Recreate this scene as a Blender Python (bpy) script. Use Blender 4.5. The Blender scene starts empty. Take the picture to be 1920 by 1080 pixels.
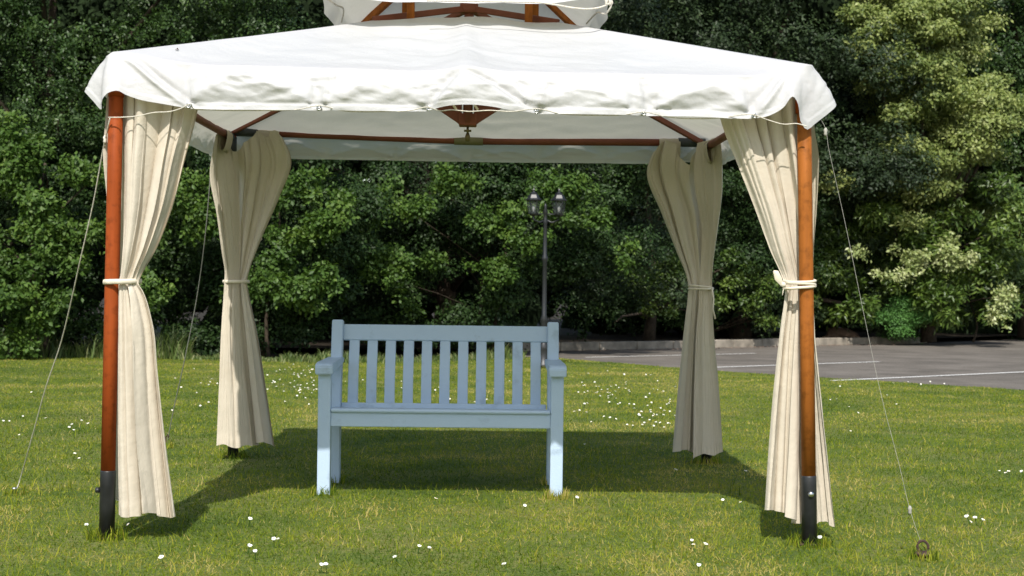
import bpy, bmesh, math, random
import numpy as np
from mathutils import Vector, Matrix, Euler

random.seed(7)
RNG = np.random.default_rng(7)
scene = bpy.context.scene
COL = scene.collection
R = math.radians

# ------------------------------------------------------------------ camera
EYE = Vector((0, 0, 0.99))
FOC = 2680.0                                   # focal length in pixels of a 1920 px wide picture
cam_d = bpy.data.cameras.new('camera')
cam = bpy.data.objects.new('camera', cam_d)
COL.objects.link(cam)
cam_d.sensor_width = 36
cam_d.lens = FOC / 1920 * 36
cam_d.clip_start = 0.05
cam_d.clip_end = 2000
cam_d.dof.use_dof = True
cam_d.dof.focus_distance = 6.8
cam_d.dof.aperture_fstop = 6.0
M_CAM = Matrix.Rotation(R(-1.03), 3, 'Z') @ Matrix.Rotation(R(90.19), 3, 'X') @ Matrix.Rotation(R(0.70), 3, 'Z')
cam.matrix_world = Matrix.Translation(EYE) @ M_CAM.to_4x4()
scene.camera = cam

# ------------------------------------------------------------------ sky and sun
SUN_EL, SUN_SIDE = 47.5, 6.0                   # sun behind the camera, a little to its left
world = bpy.data.worlds.new('World')
scene.world = world
world.use_nodes = True
wn = world.node_tree.nodes
sky = wn.new('ShaderNodeTexSky')
sky.sky_type = 'NISHITA'
sky.sun_disc = False
sky.sun_elevation = R(SUN_EL)
sky.sun_rotation = R(180 + SUN_SIDE)
sky.air_density = 1.3
sky.dust_density = 1.5
wn['Background'].inputs['Strength'].default_value = 0.112
world.node_tree.links.new(sky.outputs[0], wn['Background'].inputs['Color'])
sun_d = bpy.data.lights.new('sun', 'SUN')
sun_d.energy = 3.65
sun_d.angle = R(0.53)
sun_d.color = (1.0, 0.955, 0.88)
sun = bpy.data.objects.new('sun', sun_d)
COL.objects.link(sun)
sv = Vector((-math.sin(R(SUN_SIDE)) * math.cos(R(SUN_EL)), -math.cos(R(SUN_SIDE)) * math.cos(R(SUN_EL)), math.sin(R(SUN_EL))))
sun.rotation_euler = sv.to_track_quat('Z', 'Y').to_euler()
sun.location = sv * 60

scene.view_settings.view_transform = 'Standard'
scene.view_settings.look = 'None'
scene.view_settings.gamma = 1
scene.view_settings.use_curve_mapping = False
scene.view_settings.exposure = 0.62
scene.cycles.max_bounces = 6
scene.cycles.transparent_max_bounces = 4

# ------------------------------------------------------------------ helpers
def P(px, py, d):
    """point of the place at distance d (along +y) seen at photo pixel (px, py)"""
    v = M_CAM @ Vector(((px - 960) / FOC, (540 - py) / FOC, -1))
    return EYE + v * (d / v.y)

def G(px, py):
    v = M_CAM @ Vector(((px - 960) / FOC, (540 - py) / FOC, -1))
    return EYE + v * (-EYE.z / v.z)

def put(o, label=None, cat=None, group=None, kind=None):
    if label: o['label'] = label
    if cat: o['category'] = cat
    if group: o['group'] = group
    if kind: o['kind'] = kind
    return o

def empty(name, loc, label, cat, group=None, rz=0):
    o = bpy.data.objects.new(name, None)
    o.empty_display_size = 0.1
    o.location = loc
    o.rotation_euler = (0, 0, rz)
    COL.objects.link(o)
    return put(o, label, cat, group)

def link(name, me, mat, parent=None, smooth=False):
    """mesh given in world coordinates; kept there when it gets a parent (parents are unrotated empties)"""
    o = bpy.data.objects.new(name, me)
    COL.objects.link(o)
    if mat is not None:
        for m in (mat if isinstance(mat, (list, tuple)) else [mat]):
            me.materials.append(m)
    if smooth:
        me.polygons.foreach_set('use_smooth', [True] * len(me.polygons))
    if parent is not None:
        o.parent = parent
        w = Vector((0, 0, 0)); p = parent
        while p is not None:
            w += p.location; p = p.parent
        o.location = -w
    return o

def fast_mesh(name, verts, faces, tint=None, smooth=False):
    """verts (n,3), faces (m,k) numpy"""
    me = bpy.data.meshes.new(name)
    n, (m, k) = len(verts), faces.shape
    me.vertices.add(n)
    me.vertices.foreach_set('co', np.ascontiguousarray(verts, dtype=np.float32).ravel())
    me.loops.add(m * k)
    me.loops.foreach_set('vertex_index', np.ascontiguousarray(faces, dtype=np.int32).ravel())
    me.polygons.add(m)
    me.polygons.foreach_set('loop_start', np.arange(0, m * k, k, dtype=np.int32))
    me.polygons.foreach_set('loop_total', np.full(m, k, dtype=np.int32))
    if smooth:
        me.polygons.foreach_set('use_smooth', np.ones(m, dtype=bool))
    me.update(calc_edges=True)
    if tint is not None:
        a = me.attributes.new('tint', 'FLOAT', 'FACE')
        a.data.foreach_set('value', np.ascontiguousarray(tint, dtype=np.float32))
    return me

def from_bm(name, bm, mat, parent=None, smooth=False):
    me = bpy.data.meshes.new(name)
    bmesh.ops.recalc_face_normals(bm, faces=bm.faces)
    bm.to_mesh(me); bm.free()
    return link(name, me, mat, parent, smooth)

def box_bm(c, s, bev=0.004, rot=None, bm=None):
    bm2 = bmesh.new()
    bmesh.ops.create_cube(bm2, size=1)
    for v in bm2.verts:
        v.co = Vector((v.co.x * s[0], v.co.y * s[1], v.co.z * s[2]))
    if bev:
        bmesh.ops.bevel(bm2, geom=list(bm2.edges), offset=bev, segments=2, affect='EDGES', profile=0.5)
    if rot is not None:
        bmesh.ops.rotate(bm2, verts=bm2.verts, cent=(0, 0, 0), matrix=rot)
    bmesh.ops.translate(bm2, verts=bm2.verts, vec=Vector(c))
    if bm is None:
        return bm2
    me = bpy.data.meshes.new('tmp'); bm2.to_mesh(me); bm2.free(); bm.from_mesh(me); bpy.data.meshes.remove(me)
    return bm

def tube(bm, pts, radii, seg=12, cap=True):
    pts = [Vector(p) for p in pts]
    if not isinstance(radii, (list, tuple)): radii = [radii] * len(pts)
    rings = []
    up = Vector((0.13, 0.27, 0.95)).normalized()
    for i, p in enumerate(pts):
        t = (pts[min(i + 1, len(pts) - 1)] - pts[max(i - 1, 0)]).normalized()
        u = up if abs(t.dot(up)) < 0.9 else Vector((1, 0.1, 0))
        a = t.cross(u).normalized(); b = t.cross(a).normalized()
        rings.append([bm.verts.new(p + (a * math.cos(2 * math.pi * k / seg) + b * math.sin(2 * math.pi * k / seg)) * radii[i]) for k in range(seg)])
    for i in range(len(rings) - 1):
        for k in range(seg):
            bm.faces.new((rings[i][k], rings[i][(k + 1) % seg], rings[i + 1][(k + 1) % seg], rings[i + 1][k]))
    if cap:
        bm.faces.new(rings[0][::-1]); bm.faces.new(rings[-1])
    return bm

def lathe(bm, c, prof, seg=12, squash=(1, 1)):
    rings = []
    for r, z in prof:
        rings.append([bm.verts.new((c[0] + r * squash[0] * math.cos(2 * math.pi * k / seg), c[1] + r * squash[1] * math.sin(2 * math.pi * k / seg), c[2] + z)) for k in range(seg)])
    for i in range(len(rings) - 1):
        for k in range(seg):
            bm.faces.new((rings[i][k], rings[i][(k + 1) % seg], rings[i + 1][(k + 1) % seg], rings[i + 1][k]))
    bm.faces.new(rings[0][::-1]); bm.faces.new(rings[-1])
    return bm

def beam_box(a, b, w, h, bev=0.004):
    """bar from a to b, w wide sideways, h tall"""
    a, b = Vector(a), Vector(b)
    d = b - a; L = d.length; x = d.normalized()
    y = Vector((0, 0, 1)).cross(x).normalized(); z = x.cross(y)
    rot = Matrix((x, y, z)).transposed()
    return box_bm((a + b) / 2, (L, w, h), bev, rot)

def hash2(ix, iy, s):
    v = np.sin(ix * 127.1 + iy * 311.7 + s * 74.7) * 43758.5453
    return v - np.floor(v)

def vnoise(x, y, s=0):
    ix, iy = np.floor(x), np.floor(y); fx, fy = x - ix, y - iy
    fx = fx * fx * (3 - 2 * fx); fy = fy * fy * (3 - 2 * fy)
    a, b = hash2(ix, iy, s), hash2(ix + 1, iy, s)
    c, d = hash2(ix, iy + 1, s), hash2(ix + 1, iy + 1, s)
    return (a * (1 - fx) + b * fx) * (1 - fy) + (c * (1 - fx) + d * fx) * fy

def fbm(x, y, s=0, o=4):
    r = 0; a = 0.5
    for i in range(o):
        r = r + a * vnoise(x * 2 ** i, y * 2 ** i, s + i * 3.1); a *= 0.5
    return r

def catmull(ts, ys, t):
    """ys (n,k) at ts (n), cubic Hermite at t"""
    ts = np.asarray(ts, float); ys = np.asarray(ys, float); t = np.asarray(t, float)
    i = np.clip(np.searchsorted(ts, t, side='right') - 1, 0, len(ts) - 2)
    m = np.gradient(ys, ts, axis=0)
    h = (ts[i + 1] - ts[i])[:, None]; s = ((t - ts[i])[:, None]) / h
    return ((2 * s**3 - 3 * s**2 + 1) * ys[i] + (s**3 - 2 * s**2 + s) * h * m[i] + (-2 * s**3 + 3 * s**2) * ys[i + 1] + (s**3 - s**2) * h * m[i + 1])

def grid_faces(nr, nc, wrap=False):
    r = np.arange(nr - 1)[:, None]; c = np.arange(nc if wrap else nc - 1)[None, :]
    c2 = (c + 1) % nc
    return np.stack([r * nc + c, r * nc + c2, (r + 1) * nc + c2, (r + 1) * nc + c], -1).reshape(-1, 4)

# ------------------------------------------------------------------ materials
def nmat(name):
    m = bpy.data.materials.new(name); m.use_nodes = True
    nt = m.node_tree
    return m, nt, nt.nodes, nt.links, nt.nodes['Principled BSDF']

def ramp(ns, stops):
    r = ns.new('ShaderNodeValToRGB')
    el = r.color_ramp.elements
    while len(el) < len(stops): el.new(0.5)
    for e, (p, c) in zip(el, stops):
        e.position = p; e.color = (*c, 1)
    return r

def noise_node(ns, ls, scale, detail=4, vec=None, rough=0.55):
    n = ns.new('ShaderNodeTexNoise'); n.inputs['Scale'].default_value = scale
    n.inputs['Detail'].default_value = detail; n.inputs['Roughness'].default_value = rough
    if vec is not None: ls.new(vec, n.inputs['Vector'])
    return n

def simple(name, col, rough=0.6, spec=0.5, metal=0, var=0.12, scale=8, bump=0.0, bscale=60, coat=0, stretch=None):
    m, nt, ns, ls, b = nmat(name)
    tc = ns.new('ShaderNodeTexCoord')
    vec = tc.outputs['Object']
    if stretch:
        mp = ns.new('ShaderNodeMapping'); mp.inputs['Scale'].default_value = stretch
        ls.new(vec, mp.inputs['Vector']); vec = mp.outputs[0]
    n = noise_node(ns, ls, scale, 5, vec)
    lo = tuple(max(0, c * (1 - var)) for c in col); hi = tuple(min(1, c * (1 + var)) for c in col)
    r = ramp(ns, [(0.3, lo), (0.7, hi)])
    ls.new(n.outputs['Fac'], r.inputs[0]); ls.new(r.outputs[0], b.inputs['Base Color'])
    b.inputs['Roughness'].default_value = rough
    b.inputs['Specular IOR Level'].default_value = spec
    b.inputs['Metallic'].default_value = metal
    b.inputs['Coat Weight'].default_value = coat
    if bump:
        n2 = noise_node(ns, ls, bscale, 4, vec)
        bp = ns.new('ShaderNodeBump'); bp.inputs['Strength'].default_value = bump; bp.inputs['Distance'].default_value = 0.004
        ls.new(n2.outputs['Fac'], bp.inputs['Height']); ls.new(bp.outputs[0], b.inputs['Normal'])
    return m

def fabric(name, col, trans, tcol, var=0.05, scale=3, weave=900, wr=0.15, rough=0.8, dirt=None):
    m, nt, ns, ls, b = nmat(name)
    tc = ns.new('ShaderNodeTexCoord')
    n = noise_node(ns, ls, scale, 5, tc.outputs['Object'])
    r = ramp(ns, [(0.3, tuple(c * (1 - var) for c in col)), (0.7, tuple(min(1, c * (1 + var)) for c in col))])
    ls.new(n.outputs['Fac'], r.inputs[0])
    src = r.outputs[0]
    if dirt:
        n3 = noise_node(ns, ls, 1.7, 6, tc.outputs['Object'], 0.7)
        r3 = ramp(ns, [(0.56, (0, 0, 0)), (0.72, (1, 1, 1))]); ls.new(n3.outputs['Fac'], r3.inputs[0])
        mx = ns.new('ShaderNodeMix'); mx.data_type = 'RGBA'
        ma = ns.new('ShaderNodeMath'); ma.operation = 'MULTIPLY'; ma.inputs[1].default_value = 0.35
        ls.new(r3.outputs[0], ma.inputs[0]); ls.new(ma.outputs[0], mx.inputs['Factor'])
        ls.new(src, mx.inputs['A']); mx.inputs['B'].default_value = (*dirt, 1); src = mx.outputs['Result']
    ls.new(src, b.inputs['Base Color'])
    b.inputs['Roughness'].default_value = rough
    b.inputs['Specular IOR Level'].default_value = 0.25
    n1 = noise_node(ns, ls, weave, 2, tc.outputs['Object'])
    n2 = noise_node(ns, ls, 14, 5, tc.outputs['Object'], 0.6)
    ad = ns.new('ShaderNodeMath'); ad.operation = 'MULTIPLY_ADD'; ad.inputs[1].default_value = 0.03
    ls.new(n1.outputs['Fac'], ad.inputs[0]); ls.new(n2.outputs['Fac'], ad.inputs[2])
    bp = ns.new('ShaderNodeBump'); bp.inputs['Strength'].default_value = wr; bp.inputs['Distance'].default_value = 0.02
    ls.new(ad.outputs[0], bp.inputs['Height']); ls.new(bp.outputs[0], b.inputs['Normal'])
    t = ns.new('ShaderNodeBsdfTranslucent'); t.inputs['Color'].default_value = (*tcol, 1)
    ms = ns.new('ShaderNodeMixShader'); ms.inputs[0].default_value = trans
    ls.new(b.outputs[0], ms.inputs[1]); ls.new(t.outputs[0], ms.inputs[2])
    ls.new(ms.outputs[0], ns['Material Output'].inputs['Surface'])
    return m

def leafmat(name, stops, trans=0.22, rough=0.45, spec=0.5, tsat=1.4, patch=None):
    m, nt, ns, ls, b = nmat(name)
    at = ns.new('ShaderNodeAttribute'); at.attribute_name = 'tint'
    r = ramp(ns, stops)
    ls.new(at.outputs['Fac'], r.inputs[0])
    ls.new(r.outputs[0], b.inputs['Base Color'])
    b.inputs['Roughness'].default_value = rough
    b.inputs['Specular IOR Level'].default_value = spec
    t = ns.new('ShaderNodeBsdfTranslucent')
    mx = ns.new('ShaderNodeMix'); mx.data_type = 'RGBA'; mx.blend_type = 'MULTIPLY'; mx.inputs['Factor'].default_value = 1
    ls.new(r.outputs[0], mx.inputs['A']); mx.inputs['B'].default_value = (tsat * 1.1, tsat * 1.15, tsat * 0.5, 1)
    ls.new(mx.outputs['Result'], t.inputs['Color'])
    ms = ns.new('ShaderNodeMixShader'); ms.inputs[0].default_value = trans
    ls.new(b.outputs[0], ms.inputs[1]); ls.new(t.outputs[0], ms.inputs[2])
    ls.new(ms.outputs[0], ns['Material Output'].inputs['Surface'])
    return m

M = {}
M['tarp'] = fabric('white_tarpaulin', (0.68, 0.68, 0.69), 0.36, (0.62, 0.59, 0.50), 0.03, 2, 500, 0.35, 0.45, dirt=(0.60, 0.60, 0.57))
M['canvas'] = fabric('cream_canvas', (0.575, 0.515, 0.420), 0.10, (0.66, 0.56, 0.42), 0.06, 2.5, 900, 0.28, 0.9, dirt=(0.52, 0.45, 0.34))
M['tie'] = fabric('cream_tie', (0.70, 0.63, 0.50), 0.05, (0.7, 0.6, 0.45), 0.08, 20, 900, 0.2)
M['wood_red'] = simple('red_brown_wood', (0.285, 0.058, 0.012), 0.6, 0.12, var=0.14, scale=3, bump=0.15, bscale=30, coat=0.0, stretch=(14, 14, 1))
M['wood_orange'] = simple('orange_brown_wood', (0.31, 0.100, 0.018), 0.6, 0.12, var=0.18, scale=3, bump=0.15, bscale=30, coat=0.0, stretch=(14, 14, 1))
M['wood_dark'] = simple('stained_beam_wood', (0.20, 0.065, 0.038), 0.6, 0.3, var=0.22, scale=5, bump=0.15)
M['black'] = simple('black_metal', (0.02, 0.021, 0.023), 0.42, 0.5, var=0.3, scale=9)
M['slate'] = simple('slate_bracket', (0.05, 0.058, 0.07), 0.5, 0.5, var=0.1)
M['steel'] = simple('steel', (0.62, 0.62, 0.62), 0.28, 0.5, metal=1, var=0.1)
M['brass'] = simple('old_brass', (0.16, 0.13, 0.06), 0.45, 0.5, metal=0.6, var=0.2)
M['olive'] = simple('olive_sleeve', (0.20, 0.18, 0.09), 0.5, 0.4, var=0.12)
M['rope'] = simple('pale_rope', (0.60, 0.56, 0.48), 0.8, 0.2, var=0.25, scale=120, bump=0.4, bscale=300)
M['rope_grey'] = simple('grey_rope', (0.34, 0.33, 0.29), 0.8, 0.2, var=0.2, scale=60)
M['rope_dark'] = simple('weathered_rope', (0.20, 0.20, 0.18), 0.8, 0.2, var=0.2, scale=60)
M['rust'] = simple('rusty_iron', (0.055, 0.032, 0.024), 0.75, 0.3, var=0.5, scale=60, bump=0.5, bscale=150)
M['lamp'] = simple('dark_lamp_paint', (0.014, 0.015, 0.017), 0.42, 0.5, var=0.15)
M['bark'] = simple('bark', (0.055, 0.042, 0.03), 0.9, 0.2, var=0.4, scale=12, bump=0.8, bscale=30)
M['stone'] = simple('pinkish_stone', (0.24, 0.17, 0.13), 0.9, 0.2, var=0.3, scale=6, bump=0.6, bscale=18)
M['kerb'] = simple('worn_kerb_concrete', (0.25, 0.22, 0.18), 0.9, 0.2, var=0.35, scale=5, bump=0.5, bscale=40)
M['petal'] = simple('white_petal', (0.82, 0.82, 0.78), 0.6, 0.3, var=0.04)
M['pollen'] = simple('yellow_pollen', (0.75, 0.5, 0.04), 0.7, 0.2, var=0.1)
M['glass'] = None
m, nt, ns, ls, b = nmat('lantern_glass')
b.inputs['Base Color'].default_value = (0.10, 0.11, 0.11, 1); b.inputs['Roughness'].default_value = 0.08
b.inputs['Alpha'].default_value = 0.35
M['glass'] = m
M['bulb'] = simple('white_bulb', (0.45, 0.45, 0.44), 0.15, 0.6, var=0.02)

# bench paint: powder blue, a little grime low on the legs
def bench_paint():
    m, nt, ns, ls, b = nmat('powder_blue_paint')
    tc = ns.new('ShaderNodeTexCoord')
    mp = ns.new('ShaderNodeMapping'); mp.inputs['Scale'].default_value = (3, 9, 5)
    ls.new(tc.outputs['Object'], mp.inputs[0])
    n = noise_node(ns, ls, 2.2, 6, mp.outputs[0], 0.65)
    r = ramp(ns, [(0.28, (0.365, 0.475, 0.62)), (0.36, (0.415, 0.53, 0.675)), (0.75, (0.435, 0.55, 0.695))])
    ls.new(n.outputs['Fac'], r.inputs[0]); ls.new(r.outputs[0], b.inputs['Base Color'])
    b.inputs['Roughness'].default_value = 0.5
    n2 = noise_node(ns, ls, 45, 4, mp.outputs[0])
    bp = ns.new('ShaderNodeBump'); bp.inputs['Strength'].default_value = 0.3; bp.inputs['Distance'].default_value = 0.004
    ls.new(n2.outputs['Fac'], bp.inputs['Height']); ls.new(bp.outputs[0], b.inputs['Normal'])
    return m
M['blue'] = bench_paint()

# leaves
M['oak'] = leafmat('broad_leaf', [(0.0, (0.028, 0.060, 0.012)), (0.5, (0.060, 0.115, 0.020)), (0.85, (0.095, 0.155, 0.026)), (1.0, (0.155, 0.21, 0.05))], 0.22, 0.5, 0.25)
M['holly_shade'] = leafmat('small_dark_leaf', [(0.0, (0.010, 0.022, 0.007)), (0.6, (0.024, 0.050, 0.012)), (0.93, (0.045, 0.080, 0.018)), (1.0, (0.075, 0.115, 0.04))], 0.12, 0.5, 0.2)  # dark leaf tone, also the painted shade of the hedge fill shrubs
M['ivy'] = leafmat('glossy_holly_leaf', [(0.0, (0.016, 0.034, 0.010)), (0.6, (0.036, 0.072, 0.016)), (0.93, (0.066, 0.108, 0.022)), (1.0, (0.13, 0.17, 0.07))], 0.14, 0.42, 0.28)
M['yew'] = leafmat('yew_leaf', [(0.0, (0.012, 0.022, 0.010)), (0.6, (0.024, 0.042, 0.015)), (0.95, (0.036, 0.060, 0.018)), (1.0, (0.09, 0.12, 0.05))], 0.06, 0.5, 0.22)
M['gold'] = leafmat('variegated_leaf', [(0.0, (0.055, 0.095, 0.022)), (0.4, (0.15, 0.195, 0.048)), (0.8, (0.29, 0.33, 0.105)), (1.0, (0.47, 0.49, 0.24))], 0.22, 0.5, 0.35)
M['laurel'] = leafmat('laurel_leaf', [(0.0, (0.022, 0.048, 0.010)), (0.5, (0.060, 0.105, 0.016)), (0.9, (0.13, 0.185, 0.035)), (1.0, (0.22, 0.27, 0.09))], 0.15, 0.38, 0.35)
M['cream'] = leafmat('cream_edged_leaf', [(0.0, (0.12, 0.18, 0.05)), (0.5, (0.30, 0.35, 0.13)), (1.0, (0.55, 0.56, 0.33))], 0.2, 0.4, 0.4)
M['fern'] = leafmat('fresh_green_leaf', [(0.0, (0.05, 0.13, 0.03)), (1.0, (0.12, 0.27, 0.06))], 0.25, 0.5, 0.3)
M['weed'] = leafmat('long_grass_blade', [(0.0, (0.05, 0.09, 0.02)), (0.8, (0.12, 0.16, 0.04)), (1.0, (0.3, 0.3, 0.15))], 0.2, 0.5, 0.3)
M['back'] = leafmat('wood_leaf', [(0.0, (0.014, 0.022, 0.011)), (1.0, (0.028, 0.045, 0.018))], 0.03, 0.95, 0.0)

# grass blades: two greens, straw in dry patches that follow the ground
def grass_mat():
    m, nt, ns, ls, b = nmat('lawn_blade')
    at = ns.new('ShaderNodeAttribute'); at.attribute_name = 'tint'
    tc = ns.new('ShaderNodeTexCoord')
    mp = ns.new('ShaderNodeMapping'); mp.inputs['Scale'].default_value = (1, 1, 0)
    ls.new(tc.outputs['Object'], mp.inputs[0])
    r = ramp(ns, [(0.0, (0.050, 0.092, 0.008)), (0.40, (0.146, 0.202, 0.012)), (0.72, (0.262, 0.282, 0.024)), (0.88, (0.31, 0.27, 0.045)), (1.0, (0.45, 0.37, 0.13))])
    n = noise_node(ns, ls, 1.1, 5, mp.outputs[0], 0.6)
    mr = ns.new('ShaderNodeMapRange'); mr.inputs['From Min'].default_value = 0.40; mr.inputs['From Max'].default_value = 0.72
    mr.inputs['To Min'].default_value = -0.14; mr.inputs['To Max'].default_value = 0.50
    ls.new(n.outputs['Fac'], mr.inputs['Value'])
    ad = ns.new('ShaderNodeMath'); ad.operation = 'ADD'; ad.use_clamp = True
    ls.new(at.outputs['Fac'], ad.inputs[0]); ls.new(mr.outputs[0], ad.inputs[1])
    ls.new(ad.outputs[0], r.inputs[0]); ls.new(r.outputs[0], b.inputs['Base Color'])
    b.inputs['Roughness'].default_value = 0.6; b.inputs['Specular IOR Level'].default_value = 0.12
    t = ns.new('ShaderNodeBsdfTranslucent')
    mx = ns.new('ShaderNodeMix'); mx.data_type = 'RGBA'; mx.blend_type = 'MULTIPLY'; mx.inputs['Factor'].default_value = 1
    ls.new(r.outputs[0], mx.inputs['A']); mx.inputs['B'].default_value = (1.4, 1.4, 0.5, 1)
    ls.new(mx.outputs['Result'], t.inputs['Color'])
    ms = ns.new('ShaderNodeMixShader'); ms.inputs[0].default_value = 0.3
    ls.new(b.outputs[0], ms.inputs[1]); ls.new(t.outputs[0], ms.inputs[2])
    ls.new(ms.outputs[0], ns['Material Output'].inputs['Surface'])
    return m
M['grass'] = grass_mat()

def ground_mat(name, stops, scale, bump, detail=8):
    m, nt, ns, ls, b = nmat(name)
    tc = ns.new('ShaderNodeTexCoord')
    n = noise_node(ns, ls, scale, detail, tc.outputs['Object'], 0.65)
    n2 = noise_node(ns, ls, scale * 26, 3, tc.outputs['Object'], 0.6)
    md = ns.new('ShaderNodeMath'); md.operation = 'MULTIPLY_ADD'; md.inputs[1].default_value = 0.45
    ls.new(n2.outputs['Fac'], md.inputs[0])
    mu = ns.new('ShaderNodeMath'); mu.operation = 'MULTIPLY'; mu.inputs[1].default_value = 0.6
    ls.new(n.outputs['Fac'], mu.inputs[0]); ls.new(mu.outputs[0], md.inputs[2])
    r = ramp(ns, stops)
    ls.new(md.outputs[0], r.inputs[0]); ls.new(r.outputs[0], b.inputs['Base Color'])
    b.inputs['Roughness'].default_value = 0.92; b.inputs['Specular IOR Level'].default_value = 0.2
    bp = ns.new('ShaderNodeBump'); bp.inputs['Strength'].default_value = bump; bp.inputs['Distance'].default_value = 0.02
    ls.new(n2.outputs['Fac'], bp.inputs['Height']); ls.new(bp.outputs[0], b.inputs['Normal'])
    return m
M['lawn'] = ground_mat('lawn_ground', [(0.35, (0.045, 0.075, 0.014)), (0.5, (0.085, 0.12, 0.022)), (0.65, (0.16, 0.16, 0.05))], 1.2, 0.8)
def stain(m, sc, amt, lo, hi):
    nt = m.node_tree; ns = nt.nodes; ls = nt.links; b = ns['Principled BSDF']
    src = b.inputs['Base Color'].links[0].from_socket
    tc = ns.new('ShaderNodeTexCoord'); n = noise_node(ns, ls, sc, 6, tc.outputs['Object'], 0.62)
    r_ = ramp(ns, [(lo, (amt, amt, amt)), (hi, (1, 1, 1))]); ls.new(n.outputs['Fac'], r_.inputs[0])
    mx = ns.new('ShaderNodeMix'); mx.data_type = 'RGBA'; mx.blend_type = 'MULTIPLY'; mx.inputs['Factor'].default_value = 1
    ls.new(src, mx.inputs['A']); ls.new(r_.outputs[0], mx.inputs['B']); ls.new(mx.outputs['Result'], b.inputs['Base Color'])
stain(M['blue'], 9, .80, .30, .42)
stain(M['wood_red'], 26, .72, .34, .48); stain(M['wood_orange'], 22, .70, .34, .50); stain(M['black'], 14, .5, .35, .6)
M['soil'] = ground_mat('leaf_litter', [(0.35, (0.014, 0.011, 0.008)), (0.6, (0.035, 0.027, 0.018))], 2.0, 0.8)
M['asphalt'] = ground_mat('worn_asphalt', [(0.36, (0.092, 0.083, 0.071)), (0.5, (0.134, 0.119, 0.102)), (0.64, (0.182, 0.162, 0.140))], 1.4, 0.35)
stain(M['asphalt'], .45, .80, .40, .54)
M['paint'] = simple('worn_white_paint', (0.62, 0.61, 0.58), 0.8, 0.2, var=0.25, scale=25)

# ------------------------------------------------------------------ ground
def sheet(name, pts, z, mat, kind='structure', sub=None):
    me = bpy.data.meshes.new(name)
    me.from_pydata([(x, y, z) for x, y in pts], [], [tuple(range(len(pts)))])
    o = link(name, me, mat); o['kind'] = kind
    return o

sheet('ground', [(-400, -200), (400, -200), (400, 600), (-400, 600)], -0.012, M['soil'])
LAWN_EDGE = [(0.1, 22.6), (1.12, 21.8), (3.0, 18.7), (4.4, 17.1), (5.83, 15.5), (8.5, 12.9), (12, 9.6), (20, 2.5), (30, -8)]
_ex = np.array([p[0] for p in LAWN_EDGE]); _ey = np.array([p[1] for p in LAWN_EDGE])
def lawn_limit(x):
    """far edge of the lawn at x"""
    x = np.asarray(x, float)
    left = 20.2 + 0.35 * np.sin(x * 0.9) + 0.5 * np.clip(x + 2, 0, 3)
    return np.where(x < 0.1, left, np.interp(x, _ex, _ey) + 0.05 * np.sin(x * 7) + 0.04 * np.sin(x * 17 + 1))
xs = np.concatenate([np.linspace(-40, -10, 8), np.linspace(-9.6, 9, 180), np.linspace(9.5, 30, 20)])
pts = [(float(x), float(lawn_limit(x)) + 0.02) for x in xs]
sheet('lawn', pts + [(30, -60), (-40, -60)], 0.0, M['lawn'])

ASPHALT = [(0.45, 23.6), (0.55, 21.9), (1.12, 21.0), (3.0, 17.9), (4.4, 16.3), (5.83, 14.7), (8.5, 12.1), (12, 8.8), (20, 1.7), (30, -9), (60, -9), (60, 40), (12.8, 34.6), (9.6, 31.2), (6, 28.3), (3.4, 26.1), (1.27, 24.75), (0.5, 24.4)]
sheet('car_park', ASPHALT, -0.004, M['asphalt'])
def line(px0, py0, px1, py1, ext=0, w=0.095):
    a, b = G(px0, py0), G(px1, py1)
    d = (b - a).normalized(); b = b + d * ext; n = Vector((-d.y, d.x, 0)) * w / 2
    bm = bmesh.new(); k = 24
    prev = None
    for i in range(k + 1):
        c = a + (b - a) * i / k
        j = 0.006 * random.uniform(-1, 1)
        v = (bm.verts.new(c + n * (1 + j * 10)), bm.verts.new(c - n * (1 - j * 8)))
        if prev: bm.faces.new((prev[0], prev[1], v[1], v[0]))
        prev = v
    for v in bm.verts: v.co.z = 0.001
    o = from_bm('bay_line', bm, M['paint']); o['kind'] = 'structure'
    return o
line(1098, 670, 1417, 662.5)
line(1300, 690, 1648, 678)
line(1560, 713.5, 1925, 697, 1.4)

# raised bed behind the kerb
bed = [(0.45, 24.45), (1.27, 24.95), (3.4, 26.3), (6, 28.5), (9.6, 31.3), (12.8, 34.8), (40, 62), (-40, 62), (-40, 26), (-7, 22.2), (.3, 22.6)]
sheet('planting_bed', bed, 0.085, M['soil'])
kr = empty('kerb', (1.27, 24.8, 0), 'worn concrete kerb with long blocks along the far side of the car park', 'kerb')
kp = [(0.4, 24.3), (1.27, 24.8), (3.4, 26.15), (6, 28.35), (9.62, 31.15)]
seg = []
for (a, b_) in zip(kp[:-1], kp[1:]):
    a, b_ = Vector((*a, 0)), Vector((*b_, 0)); L = (b_ - a).length; n = max(1, round(L / 0.92))
    for i in range(n):
        seg.append((a.lerp(b_, i / n), a.lerp(b_, (i + 1) / n)))
for i, (a, b_) in enumerate(seg):
    d = (b_ - a).normalized() * 0.006
    o = from_bm('kerb_block', beam_box(a + d + Vector((0, 0, 0.05)) + Vector((0, random.uniform(-.01, .01), random.uniform(-.006, .006))), b_ - d + Vector((0, 0, 0.05)), 0.13, 0.19 + random.uniform(-.006, .006), 0.014), M['kerb'], kr)

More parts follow.
